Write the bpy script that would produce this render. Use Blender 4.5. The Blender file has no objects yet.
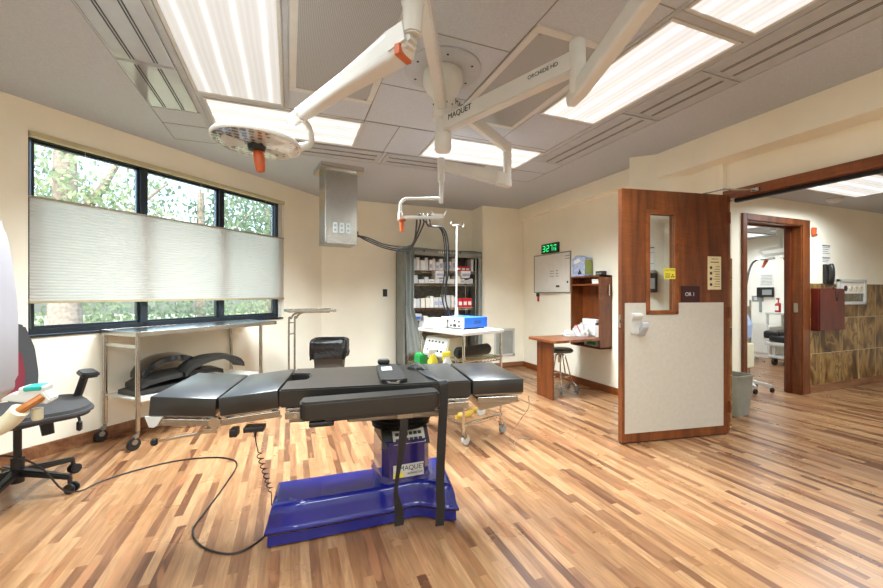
import bpy, bmesh, math, random
from mathutils import Vector, Matrix, Euler
random.seed(7)
PI = math.pi
SC = bpy.context.scene
COL = SC.collection

# ------------------------------------------------------------------ helpers
def lin(h):
    h = h.lstrip('#'); r = []
    for i in (0, 2, 4):
        c = int(h[i:i+2], 16) / 255
        r.append(c / 12.92 if c <= .04045 else ((c + .055) / 1.055) ** 2.4)
    return (r[0], r[1], r[2], 1)

def new_mat(name):
    m = bpy.data.materials.new(name); m.use_nodes = True
    nt = m.node_tree; b = nt.nodes['Principled BSDF']
    return m, nt, b

def mat(name, hexc, rough=.5, metal=0, var=.06, vscale=12, bump=0, bscale=60, coat=0):
    """principled with a procedural tint variation and optional bump"""
    m, nt, b = new_mat(name)
    N, L = nt.nodes, nt.links
    tc = N.new('ShaderNodeTexCoord')
    n = N.new('ShaderNodeTexNoise'); n.inputs['Scale'].default_value = vscale; n.inputs['Detail'].default_value = 3
    L.new(tc.outputs['Object'], n.inputs['Vector'])
    c = lin(hexc)
    r = N.new('ShaderNodeValToRGB')
    r.color_ramp.elements[0].color = tuple(x * (1 - var) for x in c[:3]) + (1,)
    r.color_ramp.elements[1].color = tuple(min(1, x * (1 + var)) for x in c[:3]) + (1,)
    r.color_ramp.elements[0].position = .3; r.color_ramp.elements[1].position = .7
    L.new(n.outputs['Fac'], r.inputs['Fac']); L.new(r.outputs['Color'], b.inputs['Base Color'])
    b.inputs['Roughness'].default_value = rough; b.inputs['Metallic'].default_value = metal
    if coat: b.inputs['Coat Weight'].default_value = coat
    if bump:
        n2 = N.new('ShaderNodeTexNoise'); n2.inputs['Scale'].default_value = bscale; n2.inputs['Detail'].default_value = 4
        L.new(tc.outputs['Object'], n2.inputs['Vector'])
        bp = N.new('ShaderNodeBump'); bp.inputs['Strength'].default_value = bump; bp.inputs['Distance'].default_value = .01
        L.new(n2.outputs['Fac'], bp.inputs['Height']); L.new(bp.outputs['Normal'], b.inputs['Normal'])
    return m

def mathn(nt, op, a, b=None):
    n = nt.nodes.new('ShaderNodeMath'); n.operation = op
    for i, v in enumerate((a, b)):
        if v is None: continue
        if isinstance(v, (int, float)): n.inputs[i].default_value = v
        else: nt.links.new(v, n.inputs[i])
    return n.outputs[0]

def ramp(nt, fac, stops, interp='LINEAR'):
    r = nt.nodes.new('ShaderNodeValToRGB'); cr = r.color_ramp; cr.interpolation = interp
    while len(cr.elements) < len(stops): cr.elements.new(.5)
    for e, (p, c) in zip(cr.elements, stops):
        e.position = p; e.color = lin(c) if isinstance(c, str) else c
    nt.links.new(fac, r.inputs['Fac']); return r.outputs['Color']

def mix(nt, fac, a, b, mode='MIX'):
    n = nt.nodes.new('ShaderNodeMix'); n.data_type = 'RGBA'; n.blend_type = mode
    if isinstance(fac, (int, float)): n.inputs[0].default_value = fac
    else: nt.links.new(fac, n.inputs[0])
    for i, v in ((6, a), (7, b)):
        if isinstance(v, tuple): n.inputs[i].default_value = v
        else: nt.links.new(v, n.inputs[i])
    return n.outputs[2]

def noise(nt, vec, scale, detail=3, dist=0):
    n = nt.nodes.new('ShaderNodeTexNoise'); n.inputs['Scale'].default_value = scale
    n.inputs['Detail'].default_value = detail; n.inputs['Distortion'].default_value = dist
    nt.links.new(vec, n.inputs['Vector']); return n.outputs['Fac']

def mapping(nt, vec, sc=(1, 1, 1), rot=(0, 0, 0), loc=(0, 0, 0)):
    n = nt.nodes.new('ShaderNodeMapping')
    n.inputs['Scale'].default_value = sc; n.inputs['Rotation'].default_value = rot; n.inputs['Location'].default_value = loc
    nt.links.new(vec, n.inputs['Vector']); return n.outputs['Vector']

def coord(nt, k='Object'):
    return nt.nodes.new('ShaderNodeTexCoord').outputs[k]

def comb(nt, x, y, z=0):
    n = nt.nodes.new('ShaderNodeCombineXYZ')
    for i, v in enumerate((x, y, z)):
        if isinstance(v, (int, float)): n.inputs[i].default_value = v
        else: nt.links.new(v, n.inputs[i])
    return n.outputs[0]

def floor_material():
    m, nt, b = new_mat('strip_wood_floor'); N, L = nt.nodes, nt.links
    v = coord(nt); s = N.new('ShaderNodeSeparateXYZ'); L.new(v, s.inputs[0])
    x, y = s.outputs[0], s.outputs[1]
    W = .044
    row = mathn(nt, 'FLOOR', mathn(nt, 'DIVIDE', x, W))
    w1 = N.new('ShaderNodeTexWhiteNoise'); w1.noise_dimensions = '1D'; L.new(row, w1.inputs['W'])
    ln = mathn(nt, 'ADD', mathn(nt, 'MULTIPLY', w1.outputs['Value'], .35), .42)     # strip length differs per row
    yy = mathn(nt, 'ADD', mathn(nt, 'DIVIDE', y, ln), mathn(nt, 'MULTIPLY', w1.outputs['Value'], 57.3))
    cell = mathn(nt, 'FLOOR', yy)
    w2 = N.new('ShaderNodeTexWhiteNoise'); w2.noise_dimensions = '2D'; L.new(comb(nt, row, cell), w2.inputs['Vector'])
    base = ramp(nt, w2.outputs['Value'], [(0, '#926643'), (.12, '#a0754f'), (.28, '#ac8159'), (.46, '#b1875f'), (.60, '#9e734e'),
                                          (.73, '#8b6040'), (.84, '#7a5236'), (.93, '#69432b')], 'CONSTANT')
    # grain along y, offset for each strip
    off = mathn(nt, 'MULTIPLY', w2.outputs['Value'], 40)
    gv = comb(nt, mathn(nt, 'ADD', x, off), mathn(nt, 'MULTIPLY', y, .10), off)
    g = noise(nt, gv, 55, 5, .6)
    col = mix(nt, .55, base, ramp(nt, g, [(.3, '#8f8f8f'), (.7, '#ffffff')]), 'MULTIPLY')
    gv2 = comb(nt, mathn(nt, 'ADD', x, off), mathn(nt, 'MULTIPLY', y, .16), off)
    hz = noise(nt, gv2, 11, 2, 1.0)                                                 # heartwood streaks
    hf = ramp(nt, hz, [(.60, (0, 0, 0, 1)), (.66, (1, 1, 1, 1))])
    col = mix(nt, mathn(nt, 'MULTIPLY', hf, .62), col, lin('#a06c49'))
    ex = mathn(nt, 'FRACT', mathn(nt, 'DIVIDE', x, W)); ey = mathn(nt, 'FRACT', yy)
    ed = mathn(nt, 'MAXIMUM', mathn(nt, 'GREATER_THAN', mathn(nt, 'ABSOLUTE', mathn(nt, 'SUBTRACT', ex, .5)), .482),
               mathn(nt, 'GREATER_THAN', mathn(nt, 'ABSOLUTE', mathn(nt, 'SUBTRACT', ey, .5)), .497))
    col = mix(nt, mathn(nt, 'MULTIPLY', ed, .35), col, lin('#7a4a2a'))
    L.new(col, b.inputs['Base Color'])
    b.inputs['Roughness'].default_value = .3
    rn = ramp(nt, noise(nt, v, 3.0, 4), [(.3, (.24, .24, .24, 1)), (.7, (.38, .38, .38, 1))]); L.new(rn, b.inputs['Roughness'])
    b.inputs['Specular IOR Level'].default_value = .5
    return m

def wood_mat(name, dark, mid, light, axis='z', scale=1.0, rough=.38):
    m, nt, b = new_mat(name); v = coord(nt)
    sc = {'z': (1, 1, .12), 'x': (.12, 1, 1), 'y': (1, .12, 1)}[axis]
    mv = mapping(nt, v, sc)
    g = noise(nt, mv, 9 * scale, 6, 1.4); g2 = noise(nt, mv, 70 * scale, 3, .3)
    curl = noise(nt, mapping(nt, v, tuple(1 / max(s, .3) * (.6 if s == 1 else 1.4) for s in sc)), 16 * scale, 3, 1.2)
    c = ramp(nt, g, [(.28, dark), (.5, mid), (.74, light)])
    c = mix(nt, .35, c, ramp(nt, g2, [(.3, '#9a9a9a'), (.7, '#ffffff')]), 'MULTIPLY')
    c = mix(nt, .35, c, ramp(nt, curl, [(.3, '#a8a8a8'), (.65, '#ffffff')]), 'MULTIPLY')
    nt.links.new(c, b.inputs['Base Color']); b.inputs['Roughness'].default_value = rough
    b.inputs['Coat Weight'].default_value = .15
    return m

def wall_mat(name, hexc):
    m, nt, b = new_mat(name); v = coord(nt)
    c = lin(hexc)
    col = ramp(nt, noise(nt, v, 2.2, 5), [(.25, tuple(x * .95 for x in c[:3]) + (1,)), (.75, tuple(min(1, x * 1.03) for x in c[:3]) + (1,))])
    nt.links.new(col, b.inputs['Base Color']); b.inputs['Roughness'].default_value = .75
    bp = nt.nodes.new('ShaderNodeBump'); bp.inputs['Strength'].default_value = .08; bp.inputs['Distance'].default_value = .004
    nt.links.new(noise(nt, v, 130, 3), bp.inputs['Height']); nt.links.new(bp.outputs['Normal'], b.inputs['Normal'])
    return m

def ceiling_mat():
    """plaster, with the joints of the lay-in tiles inside the grid field"""
    m, nt, b = new_mat('ceiling_board'); v = coord(nt)
    col = ramp(nt, noise(nt, v, 90, 3), [(.3, '#b5bac0'), (.7, '#c1c5ca')])
    nt.links.new(col, b.inputs['Base Color']); b.inputs['Roughness'].default_value = .85
    return m

def perf_mat():
    m, nt, b = new_mat('perforated_steel'); v = coord(nt)
    s = nt.nodes.new('ShaderNodeSeparateXYZ'); nt.links.new(v, s.inputs[0])
    P = .009
    fx = mathn(nt, 'SUBTRACT', mathn(nt, 'FRACT', mathn(nt, 'DIVIDE', s.outputs[0], P)), .5)
    fy = mathn(nt, 'SUBTRACT', mathn(nt, 'FRACT', mathn(nt, 'DIVIDE', s.outputs[1], P)), .5)
    d = mathn(nt, 'SQRT', mathn(nt, 'ADD', mathn(nt, 'MULTIPLY', fx, fx), mathn(nt, 'MULTIPLY', fy, fy)))
    hole = mathn(nt, 'LESS_THAN', d, .30)
    c = mix(nt, hole, lin('#a9a9a8'), lin('#84847f'))
    nt.links.new(c, b.inputs['Base Color']); b.inputs['Roughness'].default_value = .5
    return m

def diffuser_mat(name, axis, tubes, width, strength):
    """ribbed prismatic lens; brighter bands where the tubes run behind it. axis = across-tube axis"""
    m, nt, b = new_mat(name); N, L = nt.nodes, nt.links
    v = coord(nt); s = N.new('ShaderNodeSeparateXYZ'); L.new(v, s.inputs[0]); u = s.outputs[axis]; w = s.outputs[1 - axis]
    wob = mathn(nt, 'MULTIPLY', mathn(nt, 'SUBTRACT', noise(nt, comb(nt, mathn(nt, 'MULTIPLY', u, 6), mathn(nt, 'MULTIPLY', w, 1.2)), 1.5, 3), .5), .02)
    uu = mathn(nt, 'ADD', u, wob)
    t = mathn(nt, 'MULTIPLY', mathn(nt, 'ADD', mathn(nt, 'DIVIDE', uu, width), .5), tubes)
    band = mathn(nt, 'ABSOLUTE', mathn(nt, 'SUBTRACT', mathn(nt, 'FRACT', t), .5))
    e = ramp(nt, band, [(0, (1.35, 1.35, 1.35, 1)), (.07, (1.15, 1.15, 1.15, 1)), (.16, (.72, .72, .72, 1)), (.3, (.62, .62, .62, 1)), (.36, (.78, .78, .78, 1)), (.5, (.56, .56, .56, 1))])
    rib = mathn(nt, 'FRACT', mathn(nt, 'MULTIPLY', w if False else u, 160))
    rr = ramp(nt, rib, [(0, (.86, .86, .86, 1)), (.5, (1, 1, 1, 1)), (1, (.86, .86, .86, 1))])
    e = mix(nt, 1.0, e, rr, 'MULTIPLY')
    e = mix(nt, 1.0, e, (1, .995, .975, 1), 'MULTIPLY')
    L.new(e, b.inputs['Emission Color']); b.inputs['Emission Strength'].default_value = strength
    b.inputs['Base Color'].default_value = (.5, .5, .5, 1); b.inputs['Roughness'].default_value = .3
    return m

def tile_mat():
    m, nt, b = new_mat('brown_marble_tile'); v = coord(nt)
    s = nt.nodes.new('ShaderNodeSeparateXYZ'); nt.links.new(v, s.inputs[0]); x, z = s.outputs[0], s.outputs[2]
    T = .455
    cx = mathn(nt, 'DIVIDE', x, T); cz = mathn(nt, 'DIVIDE', mathn(nt, 'SUBTRACT', z, .05), .45)
    wn = nt.nodes.new('ShaderNodeTexWhiteNoise'); wn.noise_dimensions = '2D'
    nt.links.new(comb(nt, mathn(nt, 'FLOOR', cx), mathn(nt, 'FLOOR', cz)), wn.inputs['Vector'])
    off = mathn(nt, 'MULTIPLY', wn.outputs['Value'], 30)
    vv = comb(nt, mathn(nt, 'ADD', x, off), off, mathn(nt, 'ADD', z, off))
    vv = mapping(nt, vv, (1.6, 1, .7), (0, .7, 0))
    n = noise(nt, vv, 3.4, 9, .7)
    c = ramp(nt, n, [(.30, '#3d2710'), (.40, '#6a4a22'), (.48, '#8f6c3a'), (.54, '#a5824c'), (.57, '#5f4220'), (.63, '#93703e'), (.74, '#c2a470')])
    ge = mathn(nt, 'MAXIMUM', mathn(nt, 'GREATER_THAN', mathn(nt, 'ABSOLUTE', mathn(nt, 'SUBTRACT', mathn(nt, 'FRACT', cx), .5)), .493),
               mathn(nt, 'GREATER_THAN', mathn(nt, 'ABSOLUTE', mathn(nt, 'SUBTRACT', mathn(nt, 'FRACT', cz), .5)), .493))
    c = mix(nt, ge, c, lin('#c9b68f'))
    nt.links.new(c, b.inputs['Base Color']); b.inputs['Roughness'].default_value = .3
    return m

def glass_mat(name, tint=(.92, .96, .95, 1), refl=.08):
    m = bpy.data.materials.new(name); m.use_nodes = True; nt = m.node_tree; nt.nodes.clear()
    o = nt.nodes.new('ShaderNodeOutputMaterial'); mx = nt.nodes.new('ShaderNodeMixShader')
    t = nt.nodes.new('ShaderNodeBsdfTransparent'); t.inputs[0].default_value = tint
    g = nt.nodes.new('ShaderNodeBsdfGlossy'); g.inputs['Roughness'].default_value = .02
    lw = nt.nodes.new('ShaderNodeLayerWeight'); lw.inputs[0].default_value = .3
    f = mathn(nt, 'ADD', mathn(nt, 'MULTIPLY', lw.outputs['Fresnel'], .5), refl * .3)
    nt.links.new(f, mx.inputs[0]); nt.links.new(t.outputs[0], mx.inputs[1]); nt.links.new(g.outputs[0], mx.inputs[2])
    nt.links.new(mx.outputs[0], o.inputs[0]); return m

def fabric_trans(name, hexc, trans=.5, plain=False):
    m = bpy.data.materials.new(name); m.use_nodes = True; nt = m.node_tree; nt.nodes.clear()
    o = nt.nodes.new('ShaderNodeOutputMaterial'); mx = nt.nodes.new('ShaderNodeMixShader'); mx.inputs[0].default_value = trans
    d = nt.nodes.new('ShaderNodeBsdfDiffuse'); t = nt.nodes.new('ShaderNodeBsdfTranslucent')
    v = coord(nt); c = lin(hexc)
    col = ramp(nt, noise(nt, v, 2 if plain else 1.5, 2), [(.3, tuple(x * (.985 if plain else .8) for x in c[:3]) + (1,)), (.7, c)])
    nt.links.new(col, d.inputs[0]); nt.links.new(col, t.inputs[0])
    nt.links.new(d.outputs[0], mx.inputs[1]); nt.links.new(t.outputs[0], mx.inputs[2]); nt.links.new(mx.outputs[0], o.inputs[0])
    return m

def emit_mat(name, hexc, s):
    m, nt, b = new_mat(name)
    b.inputs['Base Color'].default_value = lin(hexc); b.inputs['Emission Color'].default_value = lin(hexc)
    b.inputs['Emission Strength'].default_value = s; return m

# ---- mesh helpers
def BM(): return bmesh.new()

def xf(bm, verts, M):
    bmesh.ops.transform(bm, matrix=M, verts=verts)

def box(bm, a, b, bev=0, M=None, seg=2):
    """axis box from corner a to corner b, optionally bevelled and transformed"""
    t = bmesh.new(); bmesh.ops.create_cube(t, size=1)
    c = [(a[i] + b[i]) / 2 for i in range(3)]; s = [max(abs(b[i] - a[i]), 1e-5) for i in range(3)]
    bmesh.ops.scale(t, vec=s, verts=t.verts); bmesh.ops.translate(t, vec=c, verts=t.verts)
    if bev:
        bmesh.ops.bevel(t, geom=list(t.edges), offset=min(bev, min(s) * .45), segments=seg, affect='EDGES', profile=.5)
    if M is not None: bmesh.ops.transform(t, matrix=M, verts=t.verts)
    merge(bm, t); return bm

def merge(bm, t):
    me = bpy.data.meshes.new('tmp'); t.to_mesh(me); t.free(); bm.from_mesh(me); bpy.data.meshes.remove(me)

def cyl(bm, p0, p1, r0, r1=None, seg=20, bev=0):
    p0, p1 = Vector(p0), Vector(p1); r1 = r0 if r1 is None else r1
    d = p1 - p0; t = bmesh.new()
    bmesh.ops.create_cone(t, cap_ends=True, segments=seg, radius1=r0, radius2=r1, depth=d.length)
    if bev:
        es = [e for e in t.edges if abs(e.verts[0].co.z - e.verts[1].co.z) < 1e-6]
        bmesh.ops.bevel(t, geom=es, offset=bev, segments=2, affect='EDGES')
    M = Matrix.Translation((p0 + p1) / 2) @ d.to_track_quat('Z', 'Y').to_matrix().to_4x4()
    bmesh.ops.transform(t, matrix=M, verts=t.verts); merge(bm, t); return bm

def beam(bm, p0, p1, w0, h0, w1=None, h1=None, bev=.006):
    """bar of rectangular section from p0 to p1 (w sideways, h upright)"""
    p0, p1 = Vector(p0), Vector(p1); w1 = w1 or w0; h1 = h1 or h0
    d = (p1 - p0).normalized(); up = Vector((0, 0, 1))
    if abs(d.z) > .95: up = Vector((0, 1, 0))
    s = d.cross(up).normalized(); u = s.cross(d).normalized(); t = bmesh.new(); V = []
    for p, w, h in ((p0, w0, h0), (p1, w1, h1)):
        for a, b in ((-1, -1), (1, -1), (1, 1), (-1, 1)):
            V.append(t.verts.new(p + s * a * w / 2 + u * b * h / 2))
    for f in ((3, 2, 1, 0), (4, 5, 6, 7), (0, 1, 5, 4), (1, 2, 6, 5), (2, 3, 7, 6), (3, 0, 4, 7)): t.faces.new([V[i] for i in f])
    if bev: bmesh.ops.bevel(t, geom=list(t.edges), offset=bev, segments=2, affect='EDGES')
    merge(bm, t); return bm

def sweep(b, st, n=20, e=5):
    """arm of rounded-rectangle section through stations (point, width, height)"""
    R = []
    for i, (p, w, h) in enumerate(st):
        p = Vector(p); d = (Vector(st[min(i + 1, len(st) - 1)][0]) - Vector(st[max(i - 1, 0)][0])).normalized()
        sd = d.cross(Vector((0, 0, 1))).normalized(); u = sd.cross(d).normalized(); ring = []
        for k in range(n):
            a = 2 * PI * (k + .5) / n; c, q = math.cos(a), math.sin(a)
            ring.append(b.verts.new(p + sd * (math.copysign(abs(c) ** (2 / e), c) * w / 2) + u * (math.copysign(abs(q) ** (2 / e), q) * h / 2)))
        R.append(ring)
    for A, B in zip(R, R[1:]):
        for k in range(n): b.faces.new((A[k], A[(k + 1) % n], B[(k + 1) % n], B[k]))
    b.faces.new(R[0][::-1]); b.faces.new(R[-1]); return b

def smooth_path(pts, n=6):
    P = [Vector(p) for p in pts]; out = []
    for i in range(len(P) - 1):
        a = P[max(i - 1, 0)]; b = P[i]; c = P[i + 1]; d = P[min(i + 2, len(P) - 1)]
        for k in range(n):
            t = k / n
            out.append(.5 * ((2 * b) + (c - a) * t + (2 * a - 5 * b + 4 * c - d) * t * t + (3 * b - a - 3 * c + d) * t ** 3))
    out.append(P[-1]); return out

def tube(bm, pts, r, seg=8, smooth=0, r_end=None):
    P = smooth_path(pts, smooth) if smooth else [Vector(p) for p in pts]
    rings = []; n = None
    for i, p in enumerate(P):
        d = (P[min(i + 1, len(P) - 1)] - P[max(i - 1, 0)]).normalized()
        if n is None:
            n = d.cross(Vector((0, 0, 1)))
            if n.length < .1: n = d.cross(Vector((0, 1, 0)))
        n = (n - d * n.dot(d)).normalized(); b = d.cross(n)
        rr = r if r_end is None else r + (r_end - r) * i / (len(P) - 1)
        rings.append([bm.verts.new(p + (n * math.cos(a) + b * math.sin(a)) * rr) for a in [2 * PI * k / seg for k in range(seg)]])
    for A, B in zip(rings, rings[1:]):
        for k in range(seg): bm.faces.new((A[k], A[(k + 1) % seg], B[(k + 1) % seg], B[k]))
    bm.faces.new(rings[0][::-1]); bm.faces.new(rings[-1]); return bm

def prism(bm, poly, z0, z1, M=None, bev=0):
    t = bmesh.new(); A = [t.verts.new((x, y, z0)) for x, y in poly]; B = [t.verts.new((x, y, z1)) for x, y in poly]; n = len(poly)
    t.faces.new(A[::-1]); t.faces.new(B)
    for i in range(n): t.faces.new((A[i], A[(i + 1) % n], B[(i + 1) % n], B[i]))
    bmesh.ops.recalc_face_normals(t, faces=t.faces)
    if bev: bmesh.ops.bevel(t, geom=list(t.edges), offset=bev, segments=2, affect='EDGES')
    if M is not None: bmesh.ops.transform(t, matrix=M, verts=t.verts)
    merge(bm, t); return bm

def lathe(bm, prof, c=(0, 0, 0), seg=32, M=None):
    t = bmesh.new(); rings = []
    for r, z in prof:
        rings.append([t.verts.new((max(r, 1e-4) * math.cos(2 * PI * k / seg), max(r, 1e-4) * math.sin(2 * PI * k / seg), z)) for k in range(seg)])
    for A, B in zip(rings, rings[1:]):
        for k in range(seg): t.faces.new((A[k], A[(k + 1) % seg], B[(k + 1) % seg], B[k]))
    t.faces.new(rings[0][::-1]); t.faces.new(rings[-1])
    bmesh.ops.recalc_face_normals(t, faces=t.faces)
    bmesh.ops.transform(t, matrix=Matrix.Translation(c) @ (M or Matrix.Identity(4)), verts=t.verts); merge(bm, t); return bm

def loft(b, rings):
    R = [[b.verts.new((x, y, z)) for x, y in poly] for poly, z in rings]; n = len(R[0])
    for A, B in zip(R, R[1:]):
        for i in range(n): b.faces.new((A[i], A[(i + 1) % n], B[(i + 1) % n], B[i]))
    b.faces.new(R[0][::-1]); b.faces.new(R[-1])

def rrect(x0, y0, x1, y1, r, n=4):
    out = []
    for cx, cy, a0 in ((x1 - r, y1 - r, 0), (x0 + r, y1 - r, 90), (x0 + r, y0 + r, 180), (x1 - r, y0 + r, 270)):
        for k in range(n + 1):
            a = math.radians(a0 + 90 * k / n); out.append((cx + r * math.cos(a), cy + r * math.sin(a)))
    return out

XZ = Matrix(((1, 0, 0, 0), (0, 0, -1, 0), (0, 1, 0, 0), (0, 0, 0, 1)))   # polygon (x,y) -> (x, z), extruded along -y
YZ = Matrix(((0, 0, 1, 0), (1, 0, 0, 0), (0, 1, 0, 0), (0, 0, 0, 1)))    # polygon (x,y) -> (y, z), extruded along +x

def obj(name, bm, m, parent=None, label=None, smooth=False, loc=None, rot=None):
    bmesh.ops.recalc_face_normals(bm, faces=bm.faces)
    me = bpy.data.meshes.new(name); bm.to_mesh(me); bm.free()
    if smooth:
        for p in me.polygons: p.use_smooth = True
        me.set_sharp_from_angle(angle=math.radians(38)) if hasattr(me, 'set_sharp_from_angle') else None
    o = bpy.data.objects.new(name, me); COL.objects.link(o); me.materials.append(m)
    if parent: o.parent = parent
    if label: o['label'] = label
    if loc: o.location = loc
    if rot: o.rotation_euler = rot
    return o

def thing(name, label, cat, loc=(0, 0, 0), rz=0, group=None):
    o = bpy.data.objects.new(name, None); COL.objects.link(o); o.empty_display_size = .1
    o.location = loc; o.rotation_euler = (0, 0, rz); return tag(o, label, cat, group)

def tag(o, label, cat, group=None, kind=None):
    o['label'] = label; o['category'] = cat
    if group: o['group'] = group
    if kind: o['kind'] = kind
    return o

def struct(name, bm, m, parent=None):
    o = obj(name, bm, m, parent)
    if parent is None: o['kind'] = 'structure'
    return o

def dup(src, loc=None, rz=None, label=None, group=None):
    r = src.copy(); COL.objects.link(r)
    for ch in list(src.children):
        c = ch.copy(); COL.objects.link(c); c.parent = r
        for g in list(ch.children):
            d = g.copy(); COL.objects.link(d); d.parent = c
    if loc: r.location = loc
    if rz is not None: r.rotation_euler = (0, 0, rz)
    if label: r['label'] = label
    if group: r['group'] = group
    return r

def text(name, s, size, m, parent, loc, rot, ext=.0008, align='CENTER', label=None, sx=1):
    cu = bpy.data.curves.new(name, 'FONT'); cu.body = s; cu.size = size; cu.extrude = ext
    cu.align_x = align; cu.align_y = 'CENTER'
    t = bpy.data.objects.new('tmp', cu); COL.objects.link(t); bpy.context.view_layer.update()
    me = bpy.data.meshes.new_from_object(t.evaluated_get(bpy.context.evaluated_depsgraph_get()))
    bpy.data.objects.remove(t); bpy.data.curves.remove(cu)
    me.materials.clear(); me.materials.append(m)
    o = bpy.data.objects.new(name, me); COL.objects.link(o)
    if parent: o.parent = parent
    o.location = loc; o.rotation_euler = rot; o.scale = (sx, 1, 1)
    if label: o['label'] = label
    return o

# ------------------------------------------------------------------ materials
M = {}
M['wall'] = wall_mat('cream_paint', '#f8f1dd')
M['wall_far'] = wall_mat('pale_cream_paint', '#f6f1e4')
M['ceil'] = ceiling_mat()
M['joint'] = mat('dark_tile_joint', '#8d8a84', .8)
M['grid'] = mat('ceiling_grid_paint', '#b0b3b5', .5)
M['floor'] = floor_material()
M['basew'] = wood_mat('coved_floor_skirt', '#6a3d22', '#8f5d3c', '#a97a52', 'x', 1.2, .35)
M['door'] = wood_mat('cherry_veneer', '#562810', '#7a3f19', '#935225', 'z', .8)
M['doord'] = wood_mat('dark_cherry', '#54220c', '#6f3012', '#823d1a', 'z', 1.0)
M['doorx'] = wood_mat('cherry_veneer_level', '#6f3612', '#8c4a1d', '#a25b28', 'y', .8)
M['mahog'] = wood_mat('mahogany', '#4a120a', '#641a0f', '#782716', 'z', 1.2)
M['white'] = mat('white_enamel', '#d3d1ca', .28, 0, .02, coat=.3)
M['whitep'] = mat('white_plastic', '#cbc9c2', .45, 0, .03)
M['cream'] = mat('cream_plastic', '#ddd6b8', .45)
M['paper'] = mat('paper', '#e8e5dc', .8, 0, .03)
M['beigep'] = mat('beige_paper', '#d8c79a', .8)
M['laminate'] = mat('grey_beige_laminate', '#c3bcae', .42, 0, .04, 30)
M['black'] = mat('black_vinyl', '#1d1c1a', .42, 0, .12, 20, .25, 30)
M['padtop'] = mat('table_pad_vinyl', '#1f1e1c', .32, 0, .08, 9, .10, 14, coat=.5); M['padtop'].node_tree.nodes['Principled BSDF'].inputs['Coat Roughness'].default_value = .28
M['blackp'] = mat('black_plastic', '#1a1a1b', .45, 0, .1)
M['mesh'] = mat('dark_mesh_fabric', '#403e3e', .8, 0, .2, 300)
M['red'] = mat('burgundy_fabric', '#7c2230', .8, 0, .12, 150)
M['steel'] = mat('brushed_steel', '#b2afa8', .25, 1, .06, 40)
M['steeld'] = mat('dull_steel', '#9d9a92', .38, 1, .08, 30)
M['chrome'] = mat('chrome', '#d6d3cc', .14, 1, .03)
M['alum'] = mat('window_aluminium', '#2c333a', .35, .3, .08)
M['blue'] = mat('blue_enamel', '#101a78', .22, 0, .05, 6, coat=.6)
M['blued'] = mat('violet_blue_enamel', '#20185e', .2, 0, .05, 6, coat=.6)
M['bluebox'] = mat('bright_blue_case', '#1f5fc4', .4)
M['orange'] = mat('orange_handle', '#c25a26', .35)
M['green'] = mat('green_plastic', '#178a3f', .5)
M['teal'] = mat('teal_plastic', '#1f9a8c', .45)
M['yellow'] = mat('yellow_plastic', '#e2d23a', .5)
M['redp'] = mat('red_plastic', '#b8281f', .5)
M['grey'] = mat('grey_plastic', '#8f938f', .5)
M['bin'] = mat('grey_green_bin', '#8e8c80', .55)
M['cover'] = mat('grey_nylon_cover', '#80857f', .62, 0, .12, 5, .5, 14)
M['darkback'] = mat('dark_rack_back', '#7b776c', .9, 0, .4, 40)
M['bag'] = mat('black_bin_bag', '#0b0a0a', .42, 0, .3, 30, 1.0, 22)
M['shade'] = fabric_trans('cellular_shade_fabric', '#dfd6ca', .55, plain=True)
M['glass'] = glass_mat('window_glass')
M['bark'] = mat('tree_bark', '#8f8176', .9, 0, .3, 14, .8, 20)
M['leaf'] = fabric_trans('pale_leaves', '#a3ae8a', .35)
M['leafd'] = fabric_trans('green_leaves', '#84947a', .35)
M['grass'] = fabric_trans('dry_grass', '#c9c9b4', .3)
M['ground'] = mat('meadow_ground', '#9aa878', .95, 0, .25, 3)
M['perf'] = perf_mat()
M['tile'] = tile_mat()
M['ink'] = mat('dark_ink', '#2b2b30', .6)
M['maroon'] = mat('maroon_sign', '#350f12', .5)
M['slot'] = mat('dark_slot', '#2c2e30', .7)
M['slotg'] = mat('grey_slot', '#6d6a65', .6)
M['gloss'] = mat('glossy_diffuser_paint', '#a9aaab', .12, 0, .03, coat=1.0)
M['ledgrn'] = emit_mat('green_led', '#2cf08a', .7)
M['ledpat'] = mat('lamp_cells', '#4c4c4e', .3)
M['clear'] = mat('amber_tube', '#d9b24a', .3)

# lamp underside: honeycomb of dark lens cells in a grey plate
def honeycomb():
    m, nt, b = new_mat('lamp_lens_plate'); v = coord(nt)
    vo = nt.nodes.new('ShaderNodeTexVoronoi'); vo.inputs['Scale'].default_value = 30; vo.inputs['Randomness'].default_value = .15
    nt.links.new(v, vo.inputs['Vector'])
    c = ramp(nt, vo.outputs['Distance'], [(.30, '#6b665e'), (.42, '#2c2b2b'), (.5, '#cfc9bd')])
    nt.links.new(c, b.inputs['Base Color']); b.inputs['Roughness'].default_value = .12; b.inputs['Coat Weight'].default_value = .8
    return m
M['lens'] = honeycomb()

H = 2.74
# ------------------------------------------------------------------ setting
b = BM(); prism(b, [(-2.95, -3.2), (10.2, -3.2), (10.2, 7.4), (3.9, 7.4), (3.9, 6.36), (.38, 6.36), (-2.95, 3.0)], -.12, 0); fl = struct('floor', b, M['floor'])
b = BM(); prism(b, [(-2.95, -3.2), (3.95, -3.2), (3.95, 6.36), (.38, 6.36), (-2.95, 3.0)], H, H + .15); struct('ceiling', b, M['ceil'])
b = BM(); box(b, (-2.95, -3.2, 0), (-2.8, 2.85, H)); struct('wall_left', b, M['wall'])
b = BM(); box(b, (-2.95, -3.2, 0), (3.95, -3.05, H)); struct('wall_camera_side', b, M['wall'])
b = BM(); box(b, (.38, 6.2, 0), (3.0, 6.36, H)); struct('wall_back', b, M['wall'])
b = BM(); box(b, (3.0, 5.8, 0), (3.97, 6.36, H)); struct('wall_back_step', b, M['wall'])
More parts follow.
